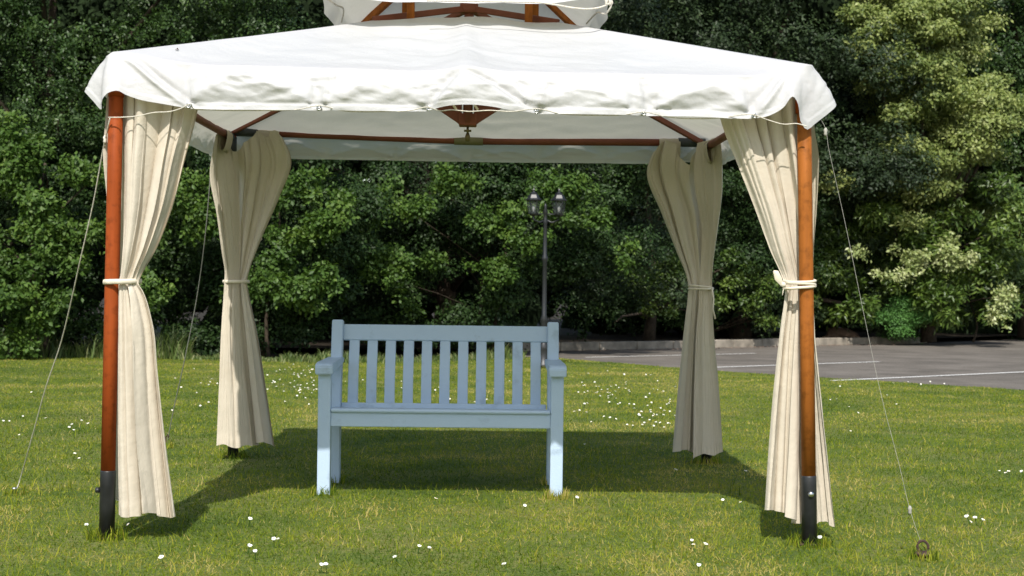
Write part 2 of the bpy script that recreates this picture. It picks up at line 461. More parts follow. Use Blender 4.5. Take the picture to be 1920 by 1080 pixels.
# ------------------------------------------------------------------ lawn grass blades
def blades(name, n, area, hmin, hmax, wid, dens_p, mat, seed, limit=True):
    rng = np.random.default_rng(seed)
    d0, d1 = area
    u = rng.random(n)
    # distance distribution ~ d^(1-p)
    q = 2 - dens_p
    d = (d0**q + u * (d1**q - d0**q)) ** (1 / q)
    half = d * 0.385 + 0.9
    x = (rng.random(n) * 2 - 1) * half + 0.012 * d
    y = d
    if limit:
        k = y < lawn_limit(x)
        x, y, d = x[k], y[k], d[k]
    n = len(x)
    clump = fbm(x * 5, y * 5, 3)
    h = (hmin + (hmax - hmin) * rng.random(n) ** 1.6) * (0.65 + 0.8 * clump)
    w = wid * (0.55 + 0.075 * d) * (0.7 + 0.6 * rng.random(n))
    a = rng.random(n) * 2 * np.pi
    lean = 0.3 + 1.5 * rng.random(n)
    flat_ = rng.random(n) < .28                      # clover and broad flat leaves
    w = np.where(flat_, w * 2.3, w); lean = np.where(flat_, 3.5, lean); h = np.where(flat_, np.maximum(h * .8, .012), h)
    la = rng.random(n) * 2 * np.pi
    base = np.stack([x, y, np.zeros(n) - 0.002], 1)
    side = np.stack([np.cos(a) * w / 2, np.sin(a) * w / 2, np.zeros(n)], 1)
    tip = base + np.stack([np.cos(la) * h * np.minimum(lean, 1.6) * 0.7, np.sin(la) * h * np.minimum(lean, 1.6) * 0.7, h / np.sqrt(1 + lean * lean * 0.6)], 1)
    v = np.stack([base - side, base + side, tip], 1).reshape(-1, 3)
    f = np.arange(3 * n).reshape(-1, 3)
    big = fbm(x * 0.7 + 4, y * 0.7, 9)
    tint = np.clip(0.10 + 0.70 * rng.random(n) ** 1.2 + (big - 0.47) * 1.1 + (clump - .47) * .7 + (fbm(x * 14, y * 14, 31) - .47) * .5, 0, 0.92)
    for (px, py, rx, ry, am) in ((-.55, 6.55, .75, .30, .42), (-1.75, 5.35, .5, .28, .30), (-2.0, 6.3, .6, .5, .30), (1.1, 6.1, .45, .16, .36), (2.6, 5.6, .5, .4, .28), (-.4, 10.6, 1.6, .45, .34), (1.9, 15.0, 2.2, 1.2, .30), (1.6, 5.2, .6, .2, .25), (-.3, 5.0, .8, .25, .18), (4.6, 11.5, 1.5, 1.0, .26), (-3.3, 12.5, 1.5, 1.2, .22), (.8, 9.6, .9, .4, .25)):
        e_ = ((x - px) / rx) ** 2 + ((y - py) / ry) ** 2
        tint += am * np.exp(-e_) * (.35 + 1.3 * fbm(x * 9, y * 9, 51)) * (rng.random(n) < .8)
    tint = np.clip(tint - .03, 0, .95)
    straw = rng.random(n) < 0.05
    tint[straw] = 0.9 + 0.1 * rng.random(straw.sum())
    o = link(name, fast_mesh(name, v, f, tint), mat)
    return o
g = blades('lawn_grass', 620000, (4.3, 22.5), 0.011, 0.030, 0.0041, 1.55, M['grass'], 5)
g['kind'] = 'stuff'; g['label'] = 'short mown green grass with dry straw patches'; g['category'] = 'grass'

# longer uncut tufts around the feet of posts, bench and pegs, and odd tall stalks
rt_ = np.random.default_rng(44); fx, fy, fr = [], [], []
for (px, py, k, rad) in ((200, 1010, 170, .075), (1518, 1023, 170, .085), (437, 858, 120, .08), (1325, 869, 120, .08), (603, 928, 110, .055), (1042, 936, 110, .055), (628, 906, 80, .05), (1030, 908, 80, .05), (1730, 1048, 70, .06), (27, 928, 50, .05), (310, 840, 50, .05), (1019, 690, 160, .2)):
    c_ = G(px, py); aa = rt_.random(k) * 6.28; rr_ = rad * np.sqrt(.25 + rt_.random(k))
    fx.append(c_.x + np.cos(aa) * rr_); fy.append(c_.y + np.sin(aa) * rr_); fr.append(rt_.uniform(.022, .062, k))
k = 2600; d_ = rt_.uniform(4.6, 15, k); fx.append((rt_.random(k) * 2 - 1) * d_ * .38); fy.append(d_); fr.append(rt_.uniform(.035, .065, k))
fx, fy, fr = np.concatenate(fx), np.concatenate(fy), np.concatenate(fr)
ok_ = fy < lawn_limit(fx); fx, fy, fr = fx[ok_], fy[ok_], fr[ok_]; k = len(fx)
a_, l_ = rt_.random(k) * 6.28, rt_.random(k) * 6.28; w_ = .0016 + .0012 * rt_.random(k); ln = rt_.uniform(.1, .7, k) * fr
b0 = np.stack([fx, fy, 0 * fx], 1); sd = np.stack([np.cos(a_) * w_, np.sin(a_) * w_, 0 * fx], 1)
md = b0 + np.stack([np.cos(l_) * ln * .35, np.sin(l_) * ln * .35, fr * .6], 1); tp = b0 + np.stack([np.cos(l_) * ln, np.sin(l_) * ln, fr * .95], 1)
ii = np.arange(k) * 5
o = link('tall_blades', fast_mesh('tall_blades', np.stack([b0 - sd, b0 + sd, md + sd * .7, md - sd * .7, tp], 1).reshape(-1, 3),
    np.stack([np.stack([ii, ii + 1, ii + 2], 1), np.stack([ii, ii + 2, ii + 3], 1), np.stack([ii + 3, ii + 2, ii + 4], 1)], 1).reshape(-1, 3), np.repeat(np.clip(rt_.random(k) * .9, 0, .9), 3)), M['grass'])
put(o, 'longer grass blades around the post feet and scattered over the lawn', 'grass', kind='stuff')

# ------------------------------------------------------------------ daisies
def daisy_mesh(name, r, petals, seed):
    rr = random.Random(seed)
    bm = bmesh.new()
    for k in range(petals):
        a = 2 * math.pi * k / petals + rr.uniform(-.1, .1)
        c, s = math.cos(a), math.sin(a)
        L = r * rr.uniform(0.85, 1.05); w = r * 0.30; up = r * rr.uniform(0.0, 0.4)
        p0 = bm.verts.new((c * r * .2, s * r * .2, 0.001)); p1 = bm.verts.new((c * L * .7 - s * w, s * L * .7 + c * w, up * .6))
        p2 = bm.verts.new((c * L, s * L, up)); p3 = bm.verts.new((c * L * .7 + s * w, s * L * .7 - c * w, up * .6))
        bm.faces.new((p0, p1, p2, p3))
    n0 = len(bm.faces)
    lathe(bm, (0, 0, 0), [(r * .3, 0.0), (r * .33, r * .12), (r * .16, r * .26)], 7)
    bm.faces.ensure_lookup_table()
    for f in bm.faces[n0:]: f.material_index = 1
    st = len(bm.faces)
    tube(bm, [(0, 0, 0), (r * .2, 0, -0.025), (r * .1, r * .1, -0.05)], 0.0012, 4, False)
    bm.faces.ensure_lookup_table()
    for f in bm.faces[st:]: f.material_index = 2
    me = bpy.data.meshes.new(name); bm.to_mesh(me); bm.free()
    for m_ in (M['petal'], M['pollen'], M['fern']): me.materials.append(m_)
    return me
dm = [daisy_mesh('daisy', 0.0078, 11, i) for i in range(4)]
near = [(469, 990), (513, 1030), (521, 1029), (603, 1077), (611, 1078), (468, 1040), (1297, 1033), (1300, 1038), (1323, 1036), (302, 1064), (140, 862), (148, 871), (162, 1003), (1310, 1077), (1388, 955), (1355, 953), (1267, 895), (1398, 895), (984, 964), (945, 1074), (805, 1045), (786, 1040), (1812, 986), (1828, 988), (1843, 991), (1820, 992), (1874, 893), (1885, 897), (1891, 896), (1915, 895), (1537, 1026), (817, 948), (1082, 946), (240, 999), (478, 1052), (740, 1060)]
spots = [(x, y, 1.15) for x, y in near]
dr = random.Random(11)
for (cx, cy, sx, sy, n) in [(555, 725, 40, 26, 58), (1180, 760, 70, 35, 56), (1130, 740, 60, 20, 22), (800, 745, 160, 30, 26), (560, 700, 30, 8, 14), (1230, 790, 40, 22, 22), (370, 735, 70, 30, 14), (120, 800, 90, 40, 12), (1750, 722, 60, 6, 9), (1600, 770, 60, 30, 8)]:
    for k in range(n):
        spots.append((dr.gauss(cx, sx * .75), max(688 if cx < 1000 else 693, dr.gauss(cy, sy * .7)), 1.0))
nd = 0
for (px, py, s) in spots[:285]:
    p = G(px, py)
    if p.y > float(lawn_limit(p.x)) - 0.1: continue
    o = bpy.data.objects.new('daisy', dm[nd % 4]); COL.objects.link(o)
    o.location = (p.x, p.y, 0.034 + dr.uniform(-.004, .008))
    k = s * dr.uniform(0.8, 1.2) * (1.0 if p.y < 9 else 1.15)
    o.scale = (k, k, k)
    o.rotation_euler = (R(dr.uniform(5, 40)), R(dr.uniform(-20, 20)), dr.uniform(-.8, .8))
    put(o, 'small white daisy flower open in the short lawn grass', 'daisy', 'white daisies scattered over the lawn')
    nd += 1

# ------------------------------------------------------------------ gazebo
CX, CY = -0.11, 7.08
gz = empty('gazebo', (CX, CY, 0), 'wooden post gazebo with white tarpaulin canopy standing on the lawn', 'gazebo')
post_top = {'fl': P(219, 120, 5.69), 'fr': P(1507, 152, 5.70), 'rl': P(434, 248, 8.46), 'rr': P(1320, 270, 8.46)}
post_foot = {'fl': G(200, 1009), 'fr': G(1518, 1021), 'rl': G(437, 857), 'rr': G(1325, 868)}
sleeve_h = {'fl': 0.268, 'fr': 0.275, 'rl': 0.27, 'rr': 0.27}
for k in ('fl', 'fr', 'rl', 'rr'):
    a, b_ = Vector(post_foot[k]), Vector(post_top[k]); d = (b_ - a) / (b_.z - a.z)
    w = M['wood_red'] if k in ('fl', 'rl') else M['wood_orange']
    bm = tube(bmesh.new(), [a + d * (sleeve_h[k] + 0.0), a + d * 0.9, a + d * 1.4, b_], [0.0285, 0.0285, 0.0285, 0.0285], 28)
    po = from_bm('post', bm, w, gz, True)
    bm = tube(bmesh.new(), [a + Vector((0, 0, -0.02)), a + d * (sleeve_h[k] - 0.004), a + d * sleeve_h[k]], [0.0305, 0.0305, 0.0295], 24)
    sl = from_bm('metal_sleeve', bm, M['black'], po, True)
    bm = box_bm(a + Vector((0, 0.0, 0.004)), (0.10, 0.07, 0.006), 0.002)
    from_bm('foot_plate', bm, M['rust'], po)
    hz = 0.19 if k != 'fr' else 0.205
    side = Vector((-0.036, -0.004, 0)) if k == 'fl' else Vector((0, -0.033, 0))
    c = a + d * hz + side
    bm = bmesh.new(); ax = side.normalized()
    tube(bm, [c - ax * .006, c + ax * 0.008, c + ax * 0.012], [0.011, 0.011, 0.006], 12)
    from_bm('bolt', bm, M['black'] if k == 'fl' else M['steel'], po, True)

# beams along the eaves, each in two halves joined by a sleeve
def bend(a, b_, sag):
    a, b_ = Vector(a), Vector(b_); m_ = (a + b_) / 2; m_.z -= sag
    return a, m_, b_
BE = {'front': (P(222, 128, 5.70), P(1504, 156, 5.70), 0.045), 'rear': (P(436, 247, 8.46), P(1319, 268, 8.46), 0.022),
      'left': (post_top['fl'] + Vector((0, .03, -.012)), post_top['rl'] + Vector((0, -.03, -.03)), 0.01), 'right': (post_top['fr'] + Vector((0, .03, -.012)), post_top['rr'] + Vector((0, -.03, -.03)), 0.01)}
for k, (a, b_, sag) in BE.items():
    a, m_, b_ = bend(a, b_, sag)
    bo = from_bm('beam', tube(bmesh.new(), [a, a.lerp(m_, .5), m_, m_.lerp(b_, .5), b_], [0.0215] * 5, 16), M['wood_dark'], gz, True)
    dd = (b_ - a).normalized()
    from_bm('joint_sleeve', tube(bmesh.new(), [m_ - dd * .085, m_ + dd * .085], 0.0245, 16), M['olive'], bo, True)
    for (e, s) in ((a, 1), (b_, -1)):
        from_bm('corner_bracket', tube(bmesh.new(), [e - dd * s * .01, e + dd * s * 0.15], 0.0265, 16), M['slate'], bo, True)
for k in ('rl', 'rr', 'fl', 'fr'):
    t = Vector(post_top[k])
    from_bm('corner_socket', tube(bmesh.new(), [t + Vector((0, 0, -.13)), t + Vector((0, 0, -.03))], 0.032, 16), M['slate'] if k[0] == 'r' else M['wood_red'], gz, True)

# vent frame, hip rafters, hub and struts
LIP = 0.43; ZL = 2.262
lipc = {'fl': Vector((CX - LIP, CY - LIP, ZL)), 'fr': Vector((CX + LIP, CY - LIP, ZL - .0)), 'rl': Vector((CX - LIP, CY + LIP, ZL)), 'rr': Vector((CX + LIP, CY + LIP, ZL))}
for k in ('fl', 'fr', 'rl', 'rr'):
    a = Vector(post_top[k]) + Vector((0, 0, 0.0)); b_ = lipc[k] - Vector((0, 0, 0.035))
    from_bm('rafter', beam_box(a, b_, 0.022, 0.032), M['wood_dark'], gz)
for a, b_ in (('fl', 'fr'), ('fr', 'rr'), ('rr', 'rl'), ('rl', 'fl')):
    from_bm('vent_rail', beam_box(lipc[a] - Vector((0, 0, .03)), lipc[b_] - Vector((0, 0, .03)), 0.02, 0.03), M['wood_dark'], gz)
HUB = P(877, 237, CY)
hub = Vector((HUB.x, CY, HUB.z))
APEX = Vector((hub.x, CY, 2.80))
bm = box_bm(hub + Vector((0, 0, .03)), (0.088, 0.088, 0.06), 0.006)
hb = from_bm('hub', bm, M['wood_dark'], gz)
for ax in (Vector((1, 0, 0)), Vector((-1, 0, 0)), Vector((0, 1, 0)), Vector((0, -1, 0))):
    # gusset wing: thin triangular board rising outward, carrying a strut up to the vent rail
    s = ax.cross(Vector((0, 0, 1))) * 0.013
    p = [hub + ax * .03 + Vector((0, 0, 0.0)), hub + ax * .058 + Vector((0, 0, .022)), hub + ax * 0.40 + Vector((0, 0, .245)), hub + ax * .40 + Vector((0, 0, .29)), hub + ax * .03 + Vector((0, 0, .16))]
    bm = bmesh.new()
    A = [bm.verts.new(q + s) for q in p]; B = [bm.verts.new(q - s) for q in p]
    bm.faces.new(A); bm.faces.new(B[::-1])
    for i in range(5): bm.faces.new((A[i], B[i], B[(i + 1) % 5], A[(i + 1) % 5]))
    bmesh.ops.bevel(bm, geom=list(bm.edges), offset=0.002, segments=1, affect='EDGES')
    from_bm('strut', bm, M['wood_dark'], gz)
# brass hook under the hub
bm = bmesh.new()
tube(bm, [hub + Vector((0, 0, -.002)), hub + Vector((0, 0, -.035))], 0.006, 10)
tube(bm, [hub + Vector((-.018, 0, -.022)), hub + Vector((.018, 0, -.022))], 0.0055, 10)
lathe(bm, hub + Vector((0, 0, -.078)), [(0.004, 0), (0.012, .006), (0.013, .028), (0.007, .044)], 14)
from_bm('hook', bm, M['brass'], hb, True)
# king post, upper hub and its arms
up = Vector((hub.x, CY, P(877, 16, CY).z))
from_bm('king_post', tube(bmesh.new(), [hub + Vector((0, 0, .05)), APEX], 0.024, 14), M['wood_dark'], gz, True)
uh = from_bm('upper_hub', box_bm(up, (0.09, 0.09, 0.055), 0.012), M['wood_dark'], gz)
for k in ('fl', 'fr', 'rl', 'rr'):
    from_bm('arm', beam_box(up + (lipc[k] - up) * .08, lipc[k] + Vector((0, 0, -.01)), 0.022, 0.03), M['wood_dark'], uh)
for (px, d) in ((770, 6.70), (991, 6.70), (760, 7.48), (1003, 7.48)):
    b0 = P(px, 34 if d < 7 else 60, d)
    from_bm('upright', beam_box(Vector((b0.x, b0.y, ZL - .02)), Vector((b0.x + .0001, b0.y, 2.52)), 0.036, 0.036), M['wood_orange'], gz)
UC = 0.625
uz = 2.375
for sx in (-1, 1):
    for sy in (-1, 1):
        from_bm('upper_rafter', beam_box(Vector((CX + sx * UC, CY + sy * UC, uz)), APEX, 0.026, 0.036), M['wood_orange'], gz)

# ---- lower canopy: lofted vent lip -> eave -> hem, one closed loop of columns
def W3(v): return (v[0], v[1], v[2])
fr_ctrl = [ # eave px,py,d   hem px,py,d
    ((199, 107, 5.70), (160, 172, 5.68)),
    ((199, 106, 5.68), (176, 190, 5.67)),
    ((200, 105, 5.67), (191, 206, 5.65)),
    ((204, 102, 5.66), (193, 187, 5.60)),
    ((208, 99, 5.66), (202, 175, 5.59)),
    ((213, 97, 5.66), (217, 170, 5.59)),
    ((232, 99, 5.66), (236, 178, 5.60)),
    ((262, 105, 5.66), (262, 187, 5.61)),
    ((300, 112, 5.66), (305, 195, 5.61)),
    ((350, 119, 5.66), (355, 203, 5.61)),
    ((480, 124, 5.66), (480, 206, 5.60)),
    ((600, 128, 5.66), (600, 207, 5.61)),
    ((700, 131, 5.66), (700, 208, 5.60)),
    ((803, 133, 5.66), (806, 206, 5.61)),
    ((840, 131, 5.65), (842, 199, 5.60)),
    ((872, 127, 5.64), (875, 197, 5.59)),
    ((915, 131, 5.65), (915, 200, 5.60)),
    ((960, 135, 5.66), (955, 207, 5.61)),
    ((1005, 136, 5.66), (1007, 212, 5.61)),
    ((1100, 137, 5.66), (1100, 214, 5.60)),
    ((1205, 139, 5.66), (1206, 217, 5.61)),
    ((1310, 141, 5.66), (1310, 219, 5.60)),
    ((1400, 142, 5.66), (1412, 222, 5.61)),
    ((1440, 141, 5.66), (1445, 216, 5.61)),
    ((1466, 138, 5.66), (1470, 201, 5.60)),
    ((1484, 133, 5.66), (1486, 181, 5.59)),
    ((1496, 127, 5.66), (1495, 196, 5.60)),
    ((1504, 123, 5.66), (1500, 228, 5.62)),
    ((1511, 121, 5.66), (1511, 243, 5.64)),
    ((1518, 121, 5.67), (1530, 230, 5.66)),
    ((1524, 123, 5.70), (1564, 202, 5.68)),
]
cols = []          # (eave xyz, hem xyz, corner weight / side)
for e, h in fr_ctrl: cols.append((W3(P(*e)), W3(P(*h)), 0))
XR, XL, YF, YB = CX + 1.40, CX - 1.40, 5.68, 8.49
eRx, eLx = cols[-1][0][0], cols[0][0][0]
for t in (0.04, 0.08, 0.13, 0.22, 0.35, 0.5, 0.65, 0.8, 0.9, 0.96):
    y = 5.70 + (8.50 - 5.70) * t; x = eRx + (XR + .02 - eRx) * min(1, t * 4)
    c = min(t, 1 - t)
    cols.append(((x, y, 1.918 - 0.05 * math.sin(math.pi * t) ** .7), (x + 0.035 + 0.05 * math.exp(-c * 25), y, 1.745 - 0.012 * math.sin(math.pi * t) + .05 * math.exp(-((c - .05) / .03) ** 2)), 1))
cols.append(((XR + .01, 8.50, 1.925), (XR + .08, 8.575, 1.79), 1))
rb_l, rb_r = P(445, 262, 8.50), P(1310, 286, 8.50)
for t in (0.03, 0.07, 0.12, 0.22, 0.36, 0.5, 0.64, 0.78, 0.88, 0.94, 0.97):
    x = XR + .01 + (XL - XR - .02) * t; c = min(t, 1 - t)
    cols.append(((x, 8.50, 1.925 - 0.042 * math.sin(math.pi * t) ** .6), (x, 8.525, 1.775 - .008 * math.sin(math.pi * t) + .05 * math.exp(-((c - .05) / .03) ** 2) * 0.3), 2))
cols.append(((XL - .01, 8.50, 1.925), (XL - .08, 8.575, 1.79), 2))
for t in (0.04, 0.08, 0.14, 0.2, 0.35, 0.5, 0.65, 0.78, 0.87, 0.92, 0.96):
    y = 8.50 - (8.50 - 5.70) * t; x = XL - .01 + (eLx - XL + .01) * max(0, (t - .75) * 4)
    c = min(t, 1 - t)
    cols.append(((x, y, 1.918 - 0.05 * math.sin(math.pi * t) ** .7), (x - 0.035 - 0.05 * math.exp(-c * 25), y, 1.745 - .012 * math.sin(math.pi * t) + .05 * math.exp(-((c - .05) / .03) ** 2)), 3))
cols.append(cols[0])
E = np.array([c[0] for c in cols]); H = np.array([c[1] for c in cols])
arc = np.concatenate([[0], np.cumsum(np.linalg.norm(np.diff(E, axis=0), axis=1) * .6 + np.linalg.norm(np.diff(H, axis=0), axis=1) * .4 + 0.004)])
N = 900
tt = np.linspace(0, arc[-1], N, endpoint=False)
Ei = catmull(arc, E, tt); Hi = catmull(arc, H, tt)
# front hem: dense near fold; keep linear-ish eave
side_id = np.array([c[2] for c in cols])[np.clip(np.searchsorted(arc, tt, side='right') - 1, 0, len(cols) - 1)]
# matching vent lip point: radial projection of the eave point onto the lip square
rel = Ei[:, :2] - np.array([CX, CY]); mx = np.max(np.abs(rel) / 1.40, axis=1, keepdims=True)
lip = np.array([CX, CY]) + rel / mx / 1.40 * LIP
Li = np.concatenate([lip, np.full((N, 1), ZL)], 1)
# scalloped lip edge
lang = np.arctan2(rel[:, 1], rel[:, 0])
Li[:, 2] += 0.010 * np.cos(lang * 4) + 0.004 * np.sin(lang * 9 + 1)
NR, NV = 46, 34
rows = []
fs = rel[:, 0] / 1.40            # position along the front, -1..1
for j in range(NR):
    t = j / (NR - 1)
    p = Li * (1 - t) + Ei * t
    c = np.minimum(np.abs(rel[:, 0]), np.abs(rel[:, 1])) / np.maximum(np.abs(rel[:, 0]), np.abs(rel[:, 1]))   # 1 at hips
    mid = 1 - c ** 3
    bell = math.sin(math.pi * t) ** 0.9
    p[:, 2] -= 0.030 * bell * mid
    # soft long wrinkles running down and across the cloth
    wr = (fbm(p[:, 0] * 2.2 + 3, p[:, 1] * 5.5, 2) - .47) * 0.030 + (fbm(p[:, 0] * 7 + p[:, 1] * 3, p[:, 1] * 9 - p[:, 0] * 2, 8) - .47) * 0.013
    # raised seam down the middle of each side
    seam = np.exp(-((np.minimum(np.abs(rel[:, 0]), np.abs(rel[:, 1])) - 0.0) / 0.10) ** 2)
    p[:, 2] += (wr * mid + 0.022 * seam * (0.4 + .6 * t)) * min(1, bell * 2 + .15)
    p[:, 2] += mid * .007 * np.maximum(0, vnoise(p[:, 0] * 2.5, p[:, 1] * 16 + p[:, 0] * 2, 40) - .6) * 2.5 * bell
    rows.append(p)
out = Hi - Ei; out[:, 2] = 0
tang = np.roll(Hi, -3, 0) - np.roll(Hi, 3, 0); tang[:, 2] = 0
tang /= np.linalg.norm(tang, axis=1, keepdims=True) + 1e-9
nrm = np.stack([tang[:, 1], -tang[:, 0], np.zeros(N)], 1)
hl = np.concatenate([[0], np.cumsum(np.linalg.norm(np.diff(Hi, axis=0), axis=1))])
def arc_at(px, py):
    q = np.array(W3(P(px, py, 5.61))); return hl[np.argmin(np.linalg.norm(Hi - q, axis=1))]
grom = [arc_at(355, 203), arc_at(600, 207), arc_at(806, 206), arc_at(1007, 212), arc_at(1206, 217), arc_at(1412, 222)]
oth = list(np.arange(hl[-1] * .29, hl[-1] * .98, 0.42))
allg = grom + oth
peak = arc_at(870, 197)
def sm(x): x = np.clip(x, 0, 1); return x * x * (3 - 2 * x)
drop = 0.17
for j in range(1, NV + 1):
    t = j / NV
    p = Ei * (1 - t) + Hi * t
    hgt = (1 - t) * drop                      # height above hem
    disp = np.zeros(N)
    for i, g_ in enumerate(allg):
        dx = hl - g_; r_ = np.hypot(dx, hgt); th = np.arctan2(dx, hgt + 1e-6)
        fall = np.clip(r_ / .05, 0, 1) * np.clip(1 - r_ / .30, 0, 1)
        ph = 1.3 * i
        tri = 1 - np.abs(((th * 1.9 + ph) / np.pi * 1.0) % 2 - 1) * 2
        tri2 = 1 - np.abs(((th * 4.7 + ph * 2) / np.pi) % 2 - 1) * 2
        disp += fall * (0.014 * tri + 0.006 * tri2) * np.where((hl < grom[0] - .05) | ((hl > grom[5] + .05) & (hl < grom[5] + .5)), .2, 1)
        disp -= 0.012 * np.exp(-(r_ / .035) ** 2)
    # tent fold at the beam joint: triangular face standing proud, apex at the eave
    w_l, w_r = (peak - grom[2]) * t + .012, (grom[3] - peak) * t + .012
    dx = hl - peak
    ins = np.where(dx < 0, sm((w_l + dx) / (0.035)), sm((w_r - dx) / (0.035)))
    disp += 0.034 * ins * (0.35 + .65 * math.sin(math.pi * min(t, .85))) - 0.018 * np.exp(-((np.abs(dx) - np.where(dx < 0, w_l, w_r)) / .03) ** 2)
    # crease from the left corner to the first grommet, and its mirror
    for (c0, g0) in ((arc_at(232, 178) - .02, grom[0]), (arc_at(1470, 201) + .03, grom[5])):
        xx = c0 + (g0 - c0) * t
        disp += 0.022 * np.exp(-((hl - xx) / .022) ** 2) * math.sin(math.pi * min(1, t * 1.0)) ** .5
        disp -= 0.016 * np.exp(-((hl - xx - np.sign(g0 - c0) * .045) / .028) ** 2) * math.sin(math.pi * t) ** .5
    # sagging pouches between the grommets: cloth swells to an arch line and drops away in shade under it
    for i in range(len(allg) - 1):
        ga_, gb_ = allg[i], allg[i + 1]
        if gb_ - ga_ > .7 or i == 2: continue
        q = (hl - ga_) / (gb_ - ga_); inn = (q > 0) & (q < 1); q = np.clip(q, 0, 1)
        sk = (0.42, .55, .5, .38, .6, .47)[i % 6]
        qq = np.where(q < sk, q / sk * .5, .5 + (q - sk) / (1 - sk) * .5)
        top_ = (0.115, .10, .12, .085, .105, .095)[i % 6]
        ha = top_ * (1 - np.abs(2 * qq - 1) ** 1.6) + 0.012 + (vnoise(hl * 26, hl * 0, i) - .5) * .022 + (vnoise(hl * 70, hl * 0, i + 9) - .5) * .008
        am = (0.042, .028, .03, .022, .040, .034)[i % 6] * np.sin(np.pi * q) ** .6
        above = np.clip((drop - hgt) / (drop - ha + 1e-6), 0, 1)           # 0 at the eave, 1 on the arch line
        below_ = np.clip((hgt - .028) / (ha - .028 + 1e-6), 0, 1)           # 1 on the line, 0 near the hem band
        prof_ = np.where(hgt > ha, above ** 1.3, below_ ** 0.8)
        disp += np.where(inn & (ha > .03), am * prof_, 0)
    # sharp creases fanning up from the grommets
    for (g_, sx, hh, am) in ((grom[0], .05, .12, .010), (grom[1], -.045, .12, .012), (grom[1], .06, .15, .016), (grom[2], -.03, .10, .008), (grom[3], -.10, .13, .014), (grom[3], .04, .12, .012), (grom[4], -.025, .15, .018), (grom[4], .05, .10, .010), (grom[5], -.04, .10, .008)):
        if hgt <= hh:
            xx = g_ + sx * hgt / hh; e_ = (hl - xx)
            disp += am * (np.exp(-(e_ / .010) ** 2) - .9 * np.exp(-((e_ - .020) / .012) ** 2)) * (hgt / hh) ** .3 * (1 - .5 * hgt / hh)
    rid = lambda a_, b_, s_: 1 - 2 * np.abs(fbm(a_, b_, s_, 3) - .44) / .44
    inner_ = sm((hl - grom[0]) / .1) * sm((grom[5] - hl) / .1); inner_ = np.where(hl > grom[5] + .3, .6, inner_)
    wr = ((rid(hl * 5 + t * 1.5, np.full(N, t * 1.6), 4) - .6) * 0.012 + (rid(hl * 13 - t * 3, np.full(N, t * 3.2), 6) - .6) * .006) * (.15 + .85 * inner_)
    disp += wr * math.sin(math.pi * t * .9 + .12)
    puff = 0.010 * math.sin(math.pi * t) + (0.0035 if t > .86 else 0)
    p = p + nrm * (disp + puff)[:, None] * min(1, t * 5)
    if t > .94: p[:, 2] -= 0
    rows.append(p)
V = np.concatenate(rows); F = grid_faces(len(rows), N, True)
canopy = link('canopy', fast_mesh('canopy', V, F, smooth=True), M['tarp'], gz)
hemrow = rows[-1]; hem2 = rows[-3]
for g_ in grom:
    i = int(np.argmin(np.abs(hl - g_))); c = Vector(hem2[i]) + Vector(nrm[i]) * 0.003
    bm = bmesh.new(); ring = []
    for q in range(16):
        a = 2 * math.pi * q / 16
        ring.append(c + Vector((math.cos(a) * .0085, 0, math.sin(a) * .0085)))
    tube(bm, ring + ring[:1], 0.003, 6, False)
    lathe(bm, c + Vector((0, 0.002, -0.004)), [(0.0045, 0), (0.0045, .008)], 8)
    from_bm('grommet', bm, M['steel'], canopy, True)
# two small cloth loops at the raised hem in front of the hub
for px in (853, 893):
    a, b_ = P(px - 3, 197, 5.62), P(px + 3, 206, 5.63)
    from_bm('hem_loop', beam_box(a, b_, 0.004, 0.010, 0.001), M['tie'], canopy)

# ---- upper canopy
UE, UD = 0.625, 0.04
zs = uz + .02
rows = []; n = 360
ang = np.linspace(0, 2 * np.pi, n, endpoint=False)
sq = np.stack([np.cos(ang), np.sin(ang)], 1); sq /= np.max(np.abs(sq), axis=1, keepdims=True)
hipw = np.minimum(np.abs(sq[:, 0]), np.abs(sq[:, 1])) ** 3
for j in range(24):
    t = (j + .02) / 23
    xy = sq * UE * t
    z = APEX.z + .03 + (zs - APEX.z - .03) * t - 0.02 * math.sin(math.pi * t) * (1 - hipw) - 0.02 * t * (1 - hipw)
    z = z + (fbm(xy[:, 0] * 6 + 5, xy[:, 1] * 6, 12) - .47) * .015 * t
    rows.append(np.stack([CX + xy[:, 0], CY + xy[:, 1], z], 1))
for j in range(1, 9):
    t = j / 8
    k = 1 + 0.055 * t + 0.015 * t * np.sin(ang * 11)
    xy = sq * UE * k[:, None]
    dropz = 0.085 * t * np.ones(n)
    z = rows[23][:, 2] - dropz + hipw * 0.02 * t
    # rear half hangs further down than the front
    z = z - np.clip(sq[:, 1], 0, 1) * 0.02 * t
    rows.append(np.stack([CX + xy[:, 0], CY + xy[:, 1], z + 0.004 * t * np.sin(ang * 13)], 1))
link('upper_canopy', fast_mesh('upper_canopy', np.concatenate(rows), grid_faces(len(rows), n, True), smooth=True), M['tarp'], gz)

# ------------------------------------------------------------------ cords and guy ropes
def rope(name, pts, r, mat, label, cat, group=None, n=60, wob=0.0, parent=None):
    pts = np.array([W3(p) for p in pts])
    a = np.concatenate([[0], np.cumsum(np.linalg.norm(np.diff(pts, axis=0), axis=1))])
    q = catmull(a, pts, np.linspace(0, a[-1], n))
    bm = tube(bmesh.new(), [Vector(v) for v in q], r, 7)
    o = from_bm(name, bm, mat, parent, True)
    if parent is None: put(o, label, cat, group)
    return o
